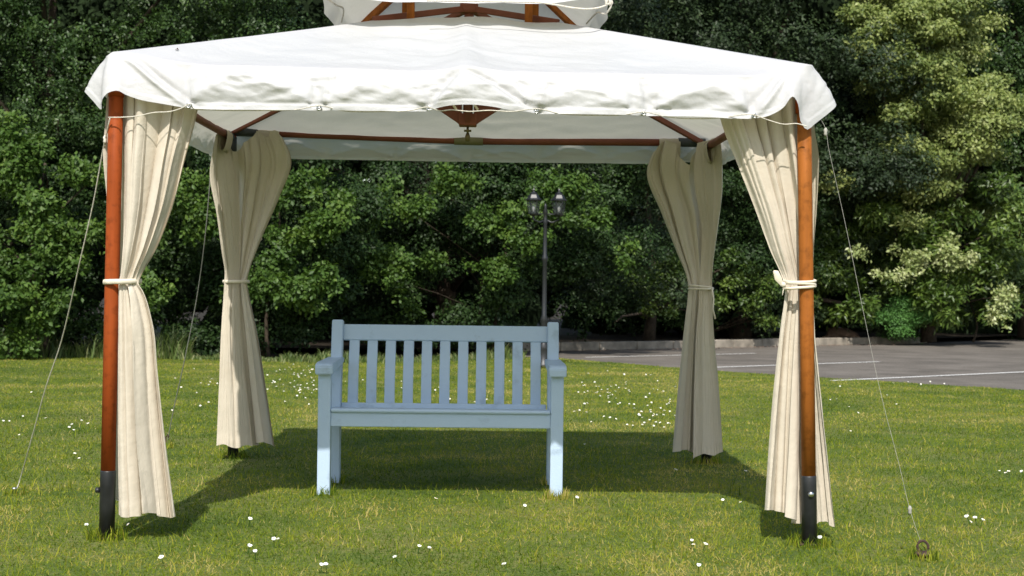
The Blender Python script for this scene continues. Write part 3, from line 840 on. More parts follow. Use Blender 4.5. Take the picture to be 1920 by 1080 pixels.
# cord that ties the canopy hem to the front posts and runs through the grommets
hc = [P(203, 220, 5.63), P(225, 220, 5.63), P(255, 218, 5.62), P(290, 211, 5.60), P(320, 209, 5.60), P(340, 203, 5.585), P(357, 195, 5.575), P(362, 203, 5.61), P(400, 206, 5.615),
      P(480, 207, 5.62), P(560, 205, 5.60), P(599, 198, 5.575), P(640, 207, 5.615), P(720, 209, 5.615), P(770, 207, 5.60), P(802, 201, 5.575), P(825, 208, 5.61), P(845, 206, 5.60), P(880, 209, 5.59), P(915, 207, 5.59), P(960, 209, 5.59), P(1006, 204, 5.575), P(1050, 213, 5.61),
      P(1120, 216, 5.62), P(1170, 215, 5.60), P(1206, 210, 5.575), P(1250, 219, 5.61), P(1350, 221, 5.61), P(1410, 215, 5.575), P(1440, 225, 5.60), P(1470, 233, 5.61), P(1495, 232, 5.61), P(1513, 237, 5.60)]
rope('cord', hc, 0.0022, M['rope'], 'pale cord threaded through the grommets along the front canopy hem', 'cord', n=420)
# guy ropes
def guy(pts, r, mat, label, knots=()):
    t = empty('guy_rope', (0, 0, 0), label, 'rope', 'guy ropes of the gazebo')
    t.location = Vector(W3(pts[-1]))
    rope('line', pts, r, mat, None, None, n=80, parent=t)
    for k in knots:
        bm = lathe(bmesh.new(), Vector(W3(k)) + Vector((0, 0, -.016)), [(0.003, 0), (0.008, .008), (0.0065, .016), (0.009, .024), (0.003, .034)], 8)
        from_bm('knot', bm, mat, t, True)
    return t
p0 = P(206, 222, 5.64)
guy([p0, P(197, 262, 5.70), P(175, 380, 5.85), P(150, 490, 6.0), P(134, 562, 6.15), P(112, 650, 6.35), P(88, 720, 6.5), P(60, 820, 6.75), P(32, 915, 7.0), G(27, 925)], 0.0028, M['rope'], 'pale slack guy rope running down from the front left gazebo post to the lawn', [P(197, 262, 5.70)])
guy([P(400, 250, 8.46), P(385, 440, 8.7), P(372, 540, 8.9), P(345, 680, 9.1), P(325, 770, 9.25), P(313, 832, 9.35)], 0.0032, M['rope_dark'], 'thin dark guy rope behind the rear left curtain reaching the lawn')
guy([P(1517, 205, 5.68), P(1543, 230, 5.67), P(1554, 280, 5.66), P(1585, 420, 5.63), P(1622, 600, 5.58), P(1652, 740, 5.54), P(1688, 880, 5.49), P(1706, 955, 5.46), P(1727, 1018, 5.42)], 0.00075, M['rope_grey'], 'taut pale guy rope from the front right post down to the rusty ground ring', [P(1548, 248, 5.67), P(1706, 957, 5.46)])
# rope ends at the upper canopy corners
guy([P(606, -6, 6.42), P(628, 8, 6.6), P(644, 24, 6.9), P(640, 42, 7.0)], 0.004, M['rope'], 'short pale rope at the left edge of the top canopy')
guy([P(800, 1, 6.36), P(1000, 4, 6.36), P(1142, 7, 6.37), P(1150, 2, 6.37), P(1146, 11, 6.37), P(1120, 24, 6.6), P(1100, 44, 6.9)], 0.0042, M['rope'], 'knotted pale rope at the right corner of the top canopy', [P(1144, 4, 6.37), P(1137, 4, 6.37)])

# rusty screw-in ring at the front right
ga = G(1730, 1046)
ar = empty('ground_anchor', (ga.x, ga.y, 0), 'rusty iron ring peg in the grass at the lower right', 'ground anchor')
bm = bmesh.new(); ring = []
for q in range(20):
    a = 2 * math.pi * q / 20
    ring.append(ga + Vector((math.cos(a) * .021, 0.004 * math.sin(a), .042 + math.sin(a) * .022)))
tube(bm, ring + ring[:1], 0.0052, 8, False); from_bm('ring', bm, M['rust'], ar, True)
bm = lathe(bmesh.new(), ga, [(0.010, -.03), (0.012, .002), (0.024, .008), (0.030, .014), (0.027, .021), (0.012, .026)], 14, (1.1, .8)); from_bm('peg_head', bm, M['rust'], ar, True)
gb = G(310, 838)
bm = tube(bmesh.new(), [gb + Vector((0, 0, -.03)), gb + Vector((0, 0, .06)), gb + Vector((.012, 0, .075)), gb + Vector((.022, 0, .06))], 0.006, 8)
put(from_bm('tent_peg', bm, M['rust'], None, True), 'dark hooked tent peg where the rear left guy rope meets the lawn', 'tent peg')
bm = lathe(bmesh.new(), G(27, 927), [(0.007, -.02), (0.008, .02), (0.014, .026), (0.010, .034)], 10)
put(from_bm('tent_peg', bm, M['steel'], None, True), 'small pale peg at the foot of the front left guy rope', 'tent peg')

# ------------------------------------------------------------------ curtains
def panel(parent, ctrl, nfold, amp, seed, dip=None, nu=160, nv=130, mat=None, hemw=0.0, name='curtain_panel', ntop=None, inset=None):
    """ctrl rows: (pyL, pxL, dL, pyR, pxR, dR, amp factor). Cloth between the two edges with folds across."""
    Lc = np.array([W3(P(c[1], c[0], c[2])) for c in ctrl]); Rc = np.array([W3(P(c[4], c[3], c[5])) for c in ctrl])
    af = np.array([[c[6]] for c in ctrl])
    par = np.concatenate([[0], np.cumsum(np.linalg.norm(np.diff(Lc, axis=0), axis=1))]); par /= par[-1]
    v = np.linspace(0, 1, nv)
    L_ = catmull(par, Lc, v); R_ = catmull(par, Rc, v)
    A = np.interp(v, par, af[:, 0])
    rng = np.random.default_rng(seed)
    u = np.linspace(0, 1, nu)
    ph = rng.random(8) * 6.28
    tie = min(range(len(ctrl)), key=lambda i: ctrl[i][6]); vt = par[tie]
    vrt = []
    U, Vv = np.meshgrid(u, v)
    # fold pattern: one set above the tie, another below, blended in the gather
    def pat(U, Vv, k):
        # pleats of uneven width, each a slow rise that tucks sharply under its neighbour
        warp = (fbm(U * 3 + k * 9, Vv * 1.6 + k, seed + k) - .47) * 0.10 + 0.012 * np.sin(Vv * 7 + ph[k])
        Uw = U + warp * np.sin(np.pi * U)
        r2 = np.random.default_rng(seed * 7 + k)
        m_ = max(2, int(round(nfold)))
        wd = 0.35 + r2.random(m_) ** 1.3; e = np.concatenate([[0], np.cumsum(wd)]); e /= e[-1]
        out_ = np.zeros_like(U)
        for q in range(m_):
            f = (Uw - e[q]) / (e[q + 1] - e[q]); ins_ = (f >= 0) & (f < 1)
            c_ = 0.55 + .4 * r2.random(); am = 0.45 + 0.9 * r2.random()
            if r2.random() < .5: f = 1 - f
            prof_ = np.where(f < c_, np.sin(np.clip(f / c_, 0, 1) * np.pi / 2) ** 1.3, np.cos(np.clip((f - c_) / (1 - c_), 0, 1) * np.pi / 2) ** 0.7)
            out_ = np.where(ins_, prof_ * am * 1.5 - .6, out_)
        a2 = np.sin(2 * np.pi * (nfold * 1.9 * Uw) + ph[k + 2] + 3 * vnoise(U * 3, Vv * 2, seed))
        a3 = np.sin(2 * np.pi * (nfold * 0.33 * Uw) + ph[k + 4])
        # thin creases
        cr = 0
        for q in range(m_ + 2):
            cu = r2.random() + (r2.random() - .5) * .25 * (Vv - .5); st = r2.random() * .7
            cr = cr - np.exp(-((U - cu) / (.010 + .012 * r2.random())) ** 2) * np.exp(-((Vv - st) / .30) ** 2) * .30
        return out_ * .75 + a2 * .10 * vnoise(U * 5, Vv * 3, seed + 3) + a3 * .40 + cr
    below = sm((Vv - vt) / 0.05 + .5)
    fold = pat(U, Vv, 0) * (1 - below) + pat(U, Vv, 1) * below
    # swags: shallow U-shaped drapes near the top
    sw = np.sin((Vv * 9 + 2.2 * (U - .5) ** 2 * 4) * 2.2 + ph[6]) * np.exp(-(Vv / .16) ** 2) * 0.25
    fold = (fold + sw) * A[:, None] * amp
    pos = L_[:, None, :] * (1 - U[..., None]) + R_[:, None, :] * U[..., None]
    # direction across: horizontal perpendicular to the panel
    dirv = (R_ - L_); dirv[:, 2] = 0; dirv /= np.linalg.norm(dirv, axis=1, keepdims=True)
    # keep one smooth direction
    per = np.stack([dirv[:, 1], -dirv[:, 0], np.zeros(nv)], 1)
    pos = pos + per[:, None, :] * fold[..., None]
    # sideways overlap of folds so pleats tuck behind each other
    lat = np.cos(2 * np.pi * nfold * U + ph[0]) * A[:, None] * amp * 0.35 * np.sin(np.pi * U)
    pos = pos + dirv[:, None, :] * lat[..., None]
    fine = (fbm(U * 40, Vv * 14, seed + 5) - .47) * 0.006
    pos = pos + per[:, None, :] * fine[..., None]
    pos = pos + per[:, None, :] * (0.0022 * (Vv > .972) * (1 + .5 * np.sin(U * 60)))[..., None]
    if dip is not None:
        pos[..., 2] -= dip(U) * np.clip(1 - Vv * 3.2, 0, 1) ** 1.5
    # uneven hem
    pos[..., 2] += (fold * 0.18 + 0.010 * np.sin(U * 9 + ph[3])) * sm((Vv - .8) / .2)
    me = fast_mesh(name, pos.reshape(-1, 3), grid_faces(nv, nu), smooth=True)
    return link(name, me, mat or M['canvas'], parent)

def tie_band(parent, c, rx, ry, h, tilt=0.0, r=0.006, name='tie', strands=1):
    bm = bmesh.new()
    for s in range(strands):
        ring = []
        dz = (s - (strands - 1) / 2) * h
        for q in range(40):
            a = 2 * math.pi * q / 40
            ring.append(Vector((c[0] + rx * math.copysign(abs(math.cos(a)) ** .8, math.cos(a)), c[1] + ry * math.copysign(abs(math.sin(a)) ** .8, math.sin(a)),
                                c[2] + dz + tilt * math.cos(a) + (0.4 * h * math.cos(a + s * 2.5)) * (1 if strands > 1 else .2))))
        if strands == 1:
            V_ = []
            prof = [(0, -h / 2), (.004, -h * .42), (.0055, 0), (.004, h * .42), (0, h / 2), (-.002, 0)]
            rings = []
            for q, p_ in enumerate(ring):
                a = 2 * math.pi * q / 40; o_ = Vector((math.cos(a), math.sin(a), 0))
                rings.append([bm.verts.new(p_ + o_ * (pr + .0012 * math.sin(q * 1.7 + k_)) + Vector((0, 0, pz))) for k_, (pr, pz) in enumerate(prof)])
            for q in range(40):
                for k_ in range(len(prof)):
                    bm.faces.new((rings[q][k_], rings[q][(k_ + 1) % len(prof)], rings[(q + 1) % 40][(k_ + 1) % len(prof)], rings[(q + 1) % 40][k_]))
        else:
            tube(bm, ring + ring[:1], r, 8, False)
    return from_bm(name, bm, M['tie'], parent, True)

def tab(parent, bk, t0, t1):
    a, m_, b_ = bend(*BE[bk])
    def on(t): return a.lerp(m_, t * 2) if t < .5 else m_.lerp(b_, t * 2 - 1)
    bm = tube(bmesh.new(), [on(t0 + (t1 - t0) * k / 4) + Vector((0, 0, -.004)) for k in range(5)], [.027, .029, .028, .030, .027], 14, False)
    for v in bm.verts:
        v.co.z -= .10 * max(0, -(v.co.z - on((t0 + t1) / 2).z) / .03) ** 2 * .6
    return from_bm('hanging_tab', bm, M['canvas'], parent, True)
# front left
c_fl = empty('curtain', (post_foot['fl'].x + .03, post_foot['fl'].y, 0.1), 'sunlit cream curtain tied beside the red-brown front left post', 'curtain', 'cream curtains tied at the gazebo posts')
panel(c_fl, [(132, 222, 5.70, 132, 376, 5.70, .8), (210, 224, 5.70, 208, 368, 5.70, .9), (300, 227, 5.69, 300, 343, 5.69, 1.0), (400, 228, 5.68, 400, 316, 5.68, .95), (470, 226, 5.67, 470, 288, 5.66, .7),
             (517, 223, 5.67, 517, 263, 5.66, .38), (530, 221, 5.67, 530, 259, 5.66, .3), (545, 221, 5.67, 545, 268, 5.66, .45), (600, 220, 5.67, 600, 286, 5.66, .8), (700, 219, 5.67, 700, 297, 5.66, .95), (850, 219, 5.67, 850, 314, 5.66, 1.1), (966, 221, 5.66, 966, 330, 5.66, 1.2)],
      6.2, 0.042, 31)
panel(c_fl, [(140, 212, 5.73, 150, 246, 6.10, .7), (250, 200, 5.72, 250, 243, 6.06, .8), (300, 198, 5.72, 300, 241, 6.02, .8), (350, 204, 5.73, 350, 237, 5.98, .8), (430, 208, 5.74, 430, 232, 5.90, .6), (517, 208, 5.74, 517, 228, 5.80, .3), (530, 208, 5.74, 530, 227, 5.79, .25),
             (560, 207, 5.74, 560, 228, 5.82, .4), (700, 204, 5.75, 690, 226, 5.90, .6), (850, 203, 5.75, 830, 224, 5.95, .7), (955, 204, 5.76, 935, 224, 6.0, .8)], 4.2, 0.018, 32, nu=120)
tie_band(c_fl, P(230, 528, 5.70), 0.069, 0.060, 0.021, 0.001)
# front right
c_fr = empty('curtain', (post_foot['fr'].x - .03, post_foot['fr'].y, 0.1), 'sunlit cream curtain with knotted tie behind the orange front right post', 'curtain', 'cream curtains tied at the gazebo posts')
panel(c_fr, [(145, 1338, 5.74, 150, 1500, 5.74, .8), (225, 1354, 5.74, 228, 1502, 5.75, .9), (300, 1383, 5.74, 300, 1506, 5.76, 1.0), (400, 1423, 5.74, 400, 1512, 5.77, .95), (470, 1448, 5.74, 470, 1515, 5.77, .7),
             (525, 1470, 5.74, 525, 1517, 5.77, .35), (537, 1473, 5.73, 537, 1518, 5.77, .3), (550, 1472, 5.73, 550, 1519, 5.77, .4), (620, 1463, 5.73, 620, 1520, 5.77, .7), (720, 1452, 5.73, 720, 1521, 5.77, .9), (850, 1441, 5.73, 855, 1524, 5.76, 1.05), (952, 1434, 5.73, 988, 1523, 5.73, 1.2)],
      5.4, 0.038, 41)
panel(c_fr, [(150, 1524, 5.80, 170, 1486, 6.15, .7), (250, 1531, 5.80, 260, 1490, 6.1, .8), (285, 1536, 5.80, 300, 1490, 6.1, .8), (340, 1535, 5.80, 350, 1492, 6.05, .8), (450, 1528, 5.81, 450, 1500, 5.98, .6), (525, 1523, 5.81, 525, 1507, 5.90, .3), (537, 1522, 5.81, 537, 1508, 5.88, .25),
             (560, 1524, 5.81, 560, 1508, 5.9, .35), (650, 1530, 5.81, 650, 1508, 5.92, .5), (750, 1540, 5.81, 750, 1506, 5.94, .55), (850, 1551, 5.81, 850, 1504, 5.92, .5), (984, 1566, 5.80, 980, 1506, 5.86, .6)], 2.6, 0.016, 42, nu=140)
tie_band(c_fr, P(1499, 533, 5.72), 0.060, 0.062, 0.013, 0.001, 0.0062, 'tie', 3)
kn = P(1463, 533, 5.67)
bm = bmesh.new()
def leafloop(bm, pts, w):
    prev = None
    for i, p in enumerate(pts):
        p = Vector(W3(p)); k = w[i]
        v = (bm.verts.new(p + Vector((k * .35, 0, k))), bm.verts.new(p + Vector((0, -.006, 0))), bm.verts.new(p - Vector((k * .35, 0, k))))
        if prev:
            bm.faces.new((prev[0], prev[1], v[1], v[0])); bm.faces.new((prev[1], prev[2], v[2], v[1]))
        prev = v
leafloop(bm, [P(1468, 536, 5.67), P(1463, 526, 5.665), P(1456, 516, 5.66), P(1450, 508, 5.665)], [.006, .014, .018, .003])
leafloop(bm, [P(1472, 534, 5.67), P(1469, 541, 5.665), P(1468, 548, 5.66), P(1467, 553, 5.66)], [.005, .010, .007, .003])
lathe(bm, kn + Vector((.012, 0, -.008)), [(0.004, -.004), (0.010, .0), (0.011, .010), (0.004, .018)], 10)
from_bm('tie_knot', bm, M['tie'], c_fr, True)
# rear left
c_rl = empty('curtain', (post_foot['rl'].x, post_foot['rl'].y, 0.1), 'mostly shaded cream curtain tied at the rear left post', 'curtain', 'cream curtains tied at the gazebo posts')
def dip_l(U): return 0.12 * np.exp(-((U - .20) / .15) ** 2) + 0.02 * np.sin(U * 20)
def dip_r(U): return 0.13 * np.exp(-((U - .60) / .16) ** 2) + 0.07 * np.exp(-((U - .0) / .10) ** 2)
panel(c_rl, [(248, 424, 8.385, 252, 530, 8.39, .8), (290, 424, 8.385, 292, 546, 8.39, .9), (370, 428, 8.385, 370, 524, 8.39, 1.0), (450, 434, 8.385, 450, 490, 8.385, .8), (515, 438, 8.385, 515, 466, 8.375, .4), (528, 437, 8.385, 528, 463, 8.375, .3), (545, 437, 8.385, 545, 465, 8.375, .4),
             (620, 440, 8.385, 620, 480, 8.375, .7), (720, 443, 8.385, 720, 496, 8.385, .9), (830, 448, 8.375, 834, 514, 8.385, 1.1)], 4.4, 0.040, 51, dip_l)
panel(c_rl, [(232, 409, 8.1, 248, 428, 8.40, .5), (290, 401, 8.12, 290, 432, 8.38, .8), (320, 397, 8.14, 320, 440, 8.36, .9), (400, 409, 8.2, 400, 448, 8.36, .9), (470, 417, 8.26, 470, 450, 8.36, .6), (515, 422, 8.31, 515, 449, 8.36, .35), (528, 421, 8.31, 528, 449, 8.36, .3),
             (545, 420, 8.31, 545, 449, 8.35, .35), (620, 415, 8.29, 620, 453, 8.34, .55), (720, 411, 8.28, 720, 462, 8.33, .6), (836, 406, 8.27, 838, 474, 8.32, .7)], 2.4, 0.022, 52, nu=150)
tab(c_rl, 'rear', .055, .10); tab(c_rl, 'left', .90, .975)
tie_band(c_rl, P(443, 528, 8.38), 0.072, 0.075, 0.020, -0.001)
# rear right
c_rr = empty('curtain', (post_foot['rr'].x, post_foot['rr'].y, 0.1), 'shaded grey-cream curtain tied at the rear right post with a hanging tie end', 'curtain', 'cream curtains tied at the gazebo posts')
panel(c_rr, [(262, 1226, 8.385, 272, 1330, 8.385, .8), (300, 1214, 8.385, 300, 1334, 8.385, .9), (400, 1242, 8.385, 400, 1336, 8.385, 1.0), (470, 1268, 8.385, 470, 1330, 8.385, .8), (525, 1289, 8.375, 525, 1324, 8.385, .4), (540, 1291, 8.375, 540, 1323, 8.385, .3), (555, 1290, 8.375, 555, 1324, 8.385, .4),
             (620, 1283, 8.375, 620, 1324, 8.385, .7), (720, 1273, 8.375, 720, 1325, 8.385, .9), (844, 1262, 8.375, 850, 1328, 8.385, 1.1)], 4.4, 0.040, 61, dip_r)
panel(c_rr, [(256, 1352, 8.1, 268, 1308, 8.38, .5), (290, 1356, 8.12, 300, 1304, 8.36, .8), (350, 1358, 8.14, 350, 1306, 8.34, .9), (430, 1348, 8.2, 430, 1318, 8.36, .8), (500, 1338, 8.28, 500, 1314, 8.36, .5), (525, 1336, 8.31, 525, 1312, 8.36, .35), (540, 1336, 8.31, 540, 1311, 8.36, .3),
             (555, 1336, 8.31, 555, 1311, 8.35, .35), (620, 1339, 8.29, 620, 1306, 8.34, .55), (720, 1348, 8.28, 720, 1302, 8.33, .6), (850, 1356, 8.27, 856, 1300, 8.32, .7)], 2.4, 0.022, 62, nu=150)
tab(c_rr, 'rear', .905, .95); tab(c_rr, 'right', .90, .985)
tie_band(c_rr, P(1314, 540, 8.37), 0.070, 0.075, 0.012, -0.004, 0.0058, 'tie', 2)
bm = tube(bmesh.new(), [P(1335, 541, 8.28), P(1338, 560, 8.27), P(1337, 580, 8.27), P(1341, 598, 8.27)], [0.006, 0.005, 0.0045, 0.006], 7)
from_bm('tie_end', bm, M['tie'], c_rr, True)

# ------------------------------------------------------------------ bench
a0, a1 = G(596, 926), G(1055, 935)
bc = (a0 + a1) / 2
BW = (a1 - a0).length + 0.0
brz = 0.0
bench = empty('bench', (bc.x, bc.y, 0), 'powder blue wooden slatted bench under the gazebo', 'bench', rz=brz)
def bpart(name, bm, parent=None):
    me = bpy.data.meshes.new(name); bmesh.ops.recalc_face_normals(bm, faces=bm.faces); bm.to_mesh(me); bm.free()
    o = bpy.data.objects.new(name, me); COL.objects.link(o); me.materials.append(M['blue']); o.parent = parent or bench
    return o
LW = 0.062
xo = BW / 2 - LW / 2
D0, D1 = 0.035, 0.47           # front and rear leg centres (local y, 0 at the front feet)
for s in (-1, 1):
    bpart('front_leg', box_bm((s * xo, D0, 0.288), (LW, LW, 0.600), 0.005))
    # rear leg: straight to the seat then leaning back, one board
    bm = bmesh.new()
    prof = [(D1 - .03, -.02), (D1 + .03, -.02), (D1 + .035, .38), (D1 + .120, .833), (D1 + .065, .839), (D1 - .03, .40)]
    xr = s * xo + .003 - .002 * s
    A = [bm.verts.new((xr - .029, y, z)) for y, z in prof]; B = [bm.verts.new((xr + .029, y, z)) for y, z in prof]
    bm.faces.new(A); bm.faces.new(B[::-1])
    for i in range(len(prof)): bm.faces.new((A[i], B[i], B[(i + 1) % len(prof)], A[(i + 1) % len(prof)]))
    bmesh.ops.bevel(bm, geom=list(bm.edges), offset=0.004, segments=2, affect='EDGES')
    bpart('rear_leg', bm)
    # arm: flat board, thick rounded nose over the front leg
    bm = bmesh.new()
    prof = [(-.035, .585), (.06, .585), (.085, .597), (.53, .618), (.53, .645), (.06, .641), (.0, .640), (-.028, .634), (-.037, .622)]
    hw = .042
    A = [bm.verts.new((s * xo - hw, y, z)) for y, z in prof]; B = [bm.verts.new((s * xo + hw, y, z)) for y, z in prof]
    bm.faces.new(A); bm.faces.new(B[::-1])
    for i in range(len(prof)): bm.faces.new((A[i], B[i], B[(i + 1) % len(prof)], A[(i + 1) % len(prof)]))
    bmesh.ops.bevel(bm, geom=list(bm.edges), offset=0.004, segments=2, affect='EDGES')
    bpart('armrest', bm)
    bpart('side_rail', box_bm((s * (xo - .012), (D0 + D1) / 2, .355), (.030, D1 - D0 - .064, .07), 0.004))
inner = BW - 2 * LW
bpart('front_rail', box_bm((0, D0 - .006, .366), (inner + .002, .030, .070), 0.004))
bpart('rear_rail', box_bm((0, D1 - .004, .35), (BW - .155, .028, .06), 0.004))
ys = [0.030, 0.115, 0.200, 0.285, 0.370, 0.440]
zs_ = [0.410, 0.404, 0.395, 0.386, 0.380, 0.378]
for i, (y, z) in enumerate(zip(ys, zs_)):
    wd = .074 if i else .066
    bpart('seat_slat', box_bm((0, y, z), (inner - .002 if i == 0 else inner - .03, wd, .020), 0.0085 if i == 0 else 0.006))
def lean(z): return D1 + .0 + (z - .38) * 0.187 + .018
top_z0, top_z1 = .730, .814
bm = box_bm((0, 0, 0), (BW - .062 - .058, .030, top_z1 - top_z0), 0.006, Matrix.Rotation(R(-10.6), 3, 'X'))
bmesh.ops.translate(bm, verts=bm.verts, vec=(.003, lean((top_z0 + top_z1) / 2) + .008, (top_z0 + top_z1) / 2))
bpart('top_rail', bm)
bm = box_bm((0, 0, 0), (BW - .036 * 2 - .058, .030, .045), 0.005, Matrix.Rotation(R(-10.6), 3, 'X'))
bmesh.ops.translate(bm, verts=bm.verts, vec=(0, lean(.385) + .0, .388))
bpart('lower_back_rail', bm)
pitch = 34.3 / FOC * 7.40
for i in range(11):
    x = (i - 5) * pitch + .002
    bm = bmesh.new(); rows_ = []
    for j in range(13):
        t = j / 12; z = .395 + (top_z0 + .01 - .395) * t
        y = lean(z) - 0.022 * math.sin(math.pi * min(1, t * 1.15)) * (1) + .006
        for_w = .0265
        rows_.append([bm.verts.new((x + a * for_w, y + b_ * .007, z)) for a, b_ in ((-1, -1), (1, -1), (1, 1), (-1, 1))])
    for j in range(12):
        for k in range(4): bm.faces.new((rows_[j][k], rows_[j][(k + 1) % 4], rows_[j + 1][(k + 1) % 4], rows_[j + 1][k]))
    bm.faces.new(rows_[0][::-1]); bm.faces.new(rows_[-1])
    lo = [e for e in bm.edges if abs(e.verts[0].co.z - e.verts[1].co.z) > .01]
    bmesh.ops.bevel(bm, geom=lo, offset=0.003, segments=1, affect='EDGES')
    bpart('back_slat', bm)

# wooden plugs over the bench joints
for s in (-1, 1):
    for z in (.352, .385):
        bm = tube(bmesh.new(), [Vector((s * xo, D0 - LW / 2 - .0015, z)), Vector((s * xo, D0 - LW / 2 + .004, z))], .0055, 10)
        bpart('plug', bm)
# fallen leaf litter blown along the kerb and over the grass
rl_ = np.random.default_rng(9); n = 900
t_ = rl_.random(n); kx = np.interp(t_, [0, .15, .4, .7, 1], [p[0] for p in kp]); ky = np.interp(t_, [0, .15, .4, .7, 1], [p[1] for p in kp]) - .12 - np.abs(rl_.normal(0, .35, n))
ang_ = rl_.random(n) * 6.28; sz = .012 + .02 * rl_.random(n)
q_ = [np.stack([kx + np.cos(ang_ + k * 1.57) * sz * (1, .5, 1, .5)[k], ky + np.sin(ang_ + k * 1.57) * sz * (1, .5, 1, .5)[k], .004 + .012 * rl_.random(n)], 1) for k in range(4)]
o = link('leaf_litter', fast_mesh('leaf_litter', np.stack(q_, 1).reshape(-1, 3), np.arange(4 * n).reshape(-1, 4)), M['stone'])
put(o, 'dry leaf litter gathered on the tarmac along the far kerb', 'leaf litter', kind='stuff')

# ------------------------------------------------------------------ lamp post
lb = G(1019, 690)
lp = empty('lamp_post', (lb.x, lb.y, 0), 'dark cast lamp post with two lanterns in front of the hedge behind the bench', 'lamp post')
def PL(px, py): return P(px, py, lb.y)
top = PL(1017, 398)
prof = [(0.11, 0), (0.11, .05), (0.085, .08), (0.075, .25), (0.085, .28), (0.05, .33), (0.045, .62), (0.055, .64), (0.032, .70), (0.028, 1.4), (0.042, 1.43), (0.042, 1.46), (0.027, 1.5), (0.024, 1.9), (0.034, 1.93), (0.024, 1.97), (0.022, top.z - .02), (0.036, top.z), (0.016, top.z + .06), (0.022, top.z + .085), (0.004, top.z + .12)]
from_bm('pole', lathe(bmesh.new(), Vector((lb.x, lb.y, 0)), prof, 20), M['lamp'], lp, True)
for (px, dy) in ((1000, -.05), (1048, .03)):
    c = PL(px, 402); c.y += dy
    bm = bmesh.new()
    tube(bm, [Vector((lb.x, lb.y, top.z - .10)), Vector(((lb.x + c.x) / 2, (lb.y + c.y) / 2, top.z - .135)), Vector((c.x, c.y, top.z - .10)), Vector((c.x, c.y, c.z))], [.014, .012, .012, .014], 10)
    tube(bm, [Vector((lb.x, lb.y, top.z - .02)), Vector((c.x, c.y, top.z - .03))], .009, 8)
    arm = from_bm('arm', bm, M['lamp'], lp, True)
    # lantern
    bm = bmesh.new()
    lathe(bm, c, [(0.02, -.03), (0.045, -.015), (0.06, 0.0), (0.062, .012), (0.02, .016)], 6)
    for q in range(6):
        a = 2 * math.pi * q / 6
        tube(bm, [c + Vector((math.cos(a) * .060, math.sin(a) * .060, .01)), c + Vector((math.cos(a) * .088, math.sin(a) * .088, .185))], .006, 6)
    lan = from_bm('lantern', bm, M['lamp'], lp)
    bm = bmesh.new()
    lathe(bm, c + Vector((0, 0, .18)), [(0.108, 0), (0.110, .012), (0.085, .030), (0.062, .075), (0.05, .085), (0.052, .095), (0.02, .115), (0.012, .125), (0.018, .14), (0.004, .165)], 6)
    from_bm('lantern_roof', bm, M['lamp'], lan)
    bm = bmesh.new(); lathe(bm, c + Vector((0, 0, .016)), [(0.054, 0), (0.079, .160)], 6); from_bm('glass_pane', bm, M['glass'], lan)
    bm = bmesh.new(); lathe(bm, c + Vector((0, 0, .03)), [(0.012, 0), (0.012, .02), (0.020, .045), (0.018, .065), (0.006, .08)], 10); from_bm('bulb', bm, M['bulb'], lan, True)

# boulder behind the kerb
bo = P(1578, 640, 31.0); bo.z = 0.12
bm = bmesh.new(); bmesh.ops.create_icosphere(bm, subdivisions=4, radius=1)
for v in bm.verts:
    n_ = v.co.copy()
    k = 1 + .16 * math.sin(n_.x * 3 + n_.z * 4) + .1 * math.sin(n_.y * 7 + n_.x * 5) + .05 * math.sin(n_.z * 13 + n_.x * 11)
    v.co = Vector((n_.x * .37 * k, n_.y * .25 * k, n_.z * .21 * k)) + bo
put(from_bm('boulder', bm, M['stone'], None, True), 'rounded pinkish boulder lying behind the kerb under the dark trees', 'boulder')

# small dead leaf on the canopy
lf = P(331, 102, 5.80)
i0 = np.argmin(np.linalg.norm(V[:, :2] - np.array([lf.x, 5.80]), axis=1)); q = Vector(V[i0]) + Vector((0, 0, .004))
bm = bmesh.new()
pv = [bm.verts.new(q + Vector(c)) for c in ((-.008, 0, 0), (0, -.005, .001), (.010, 0, .001), (.002, .004, .010), (-.002, .003, .005))]
for t3 in ((0, 1, 4), (1, 3, 4), (1, 2, 3)): bm.faces.new([pv[k] for k in t3])
put(from_bm('dead_leaf', bm, M['rust']), 'tiny dark dead leaf lying on the left of the white canopy', 'leaf')

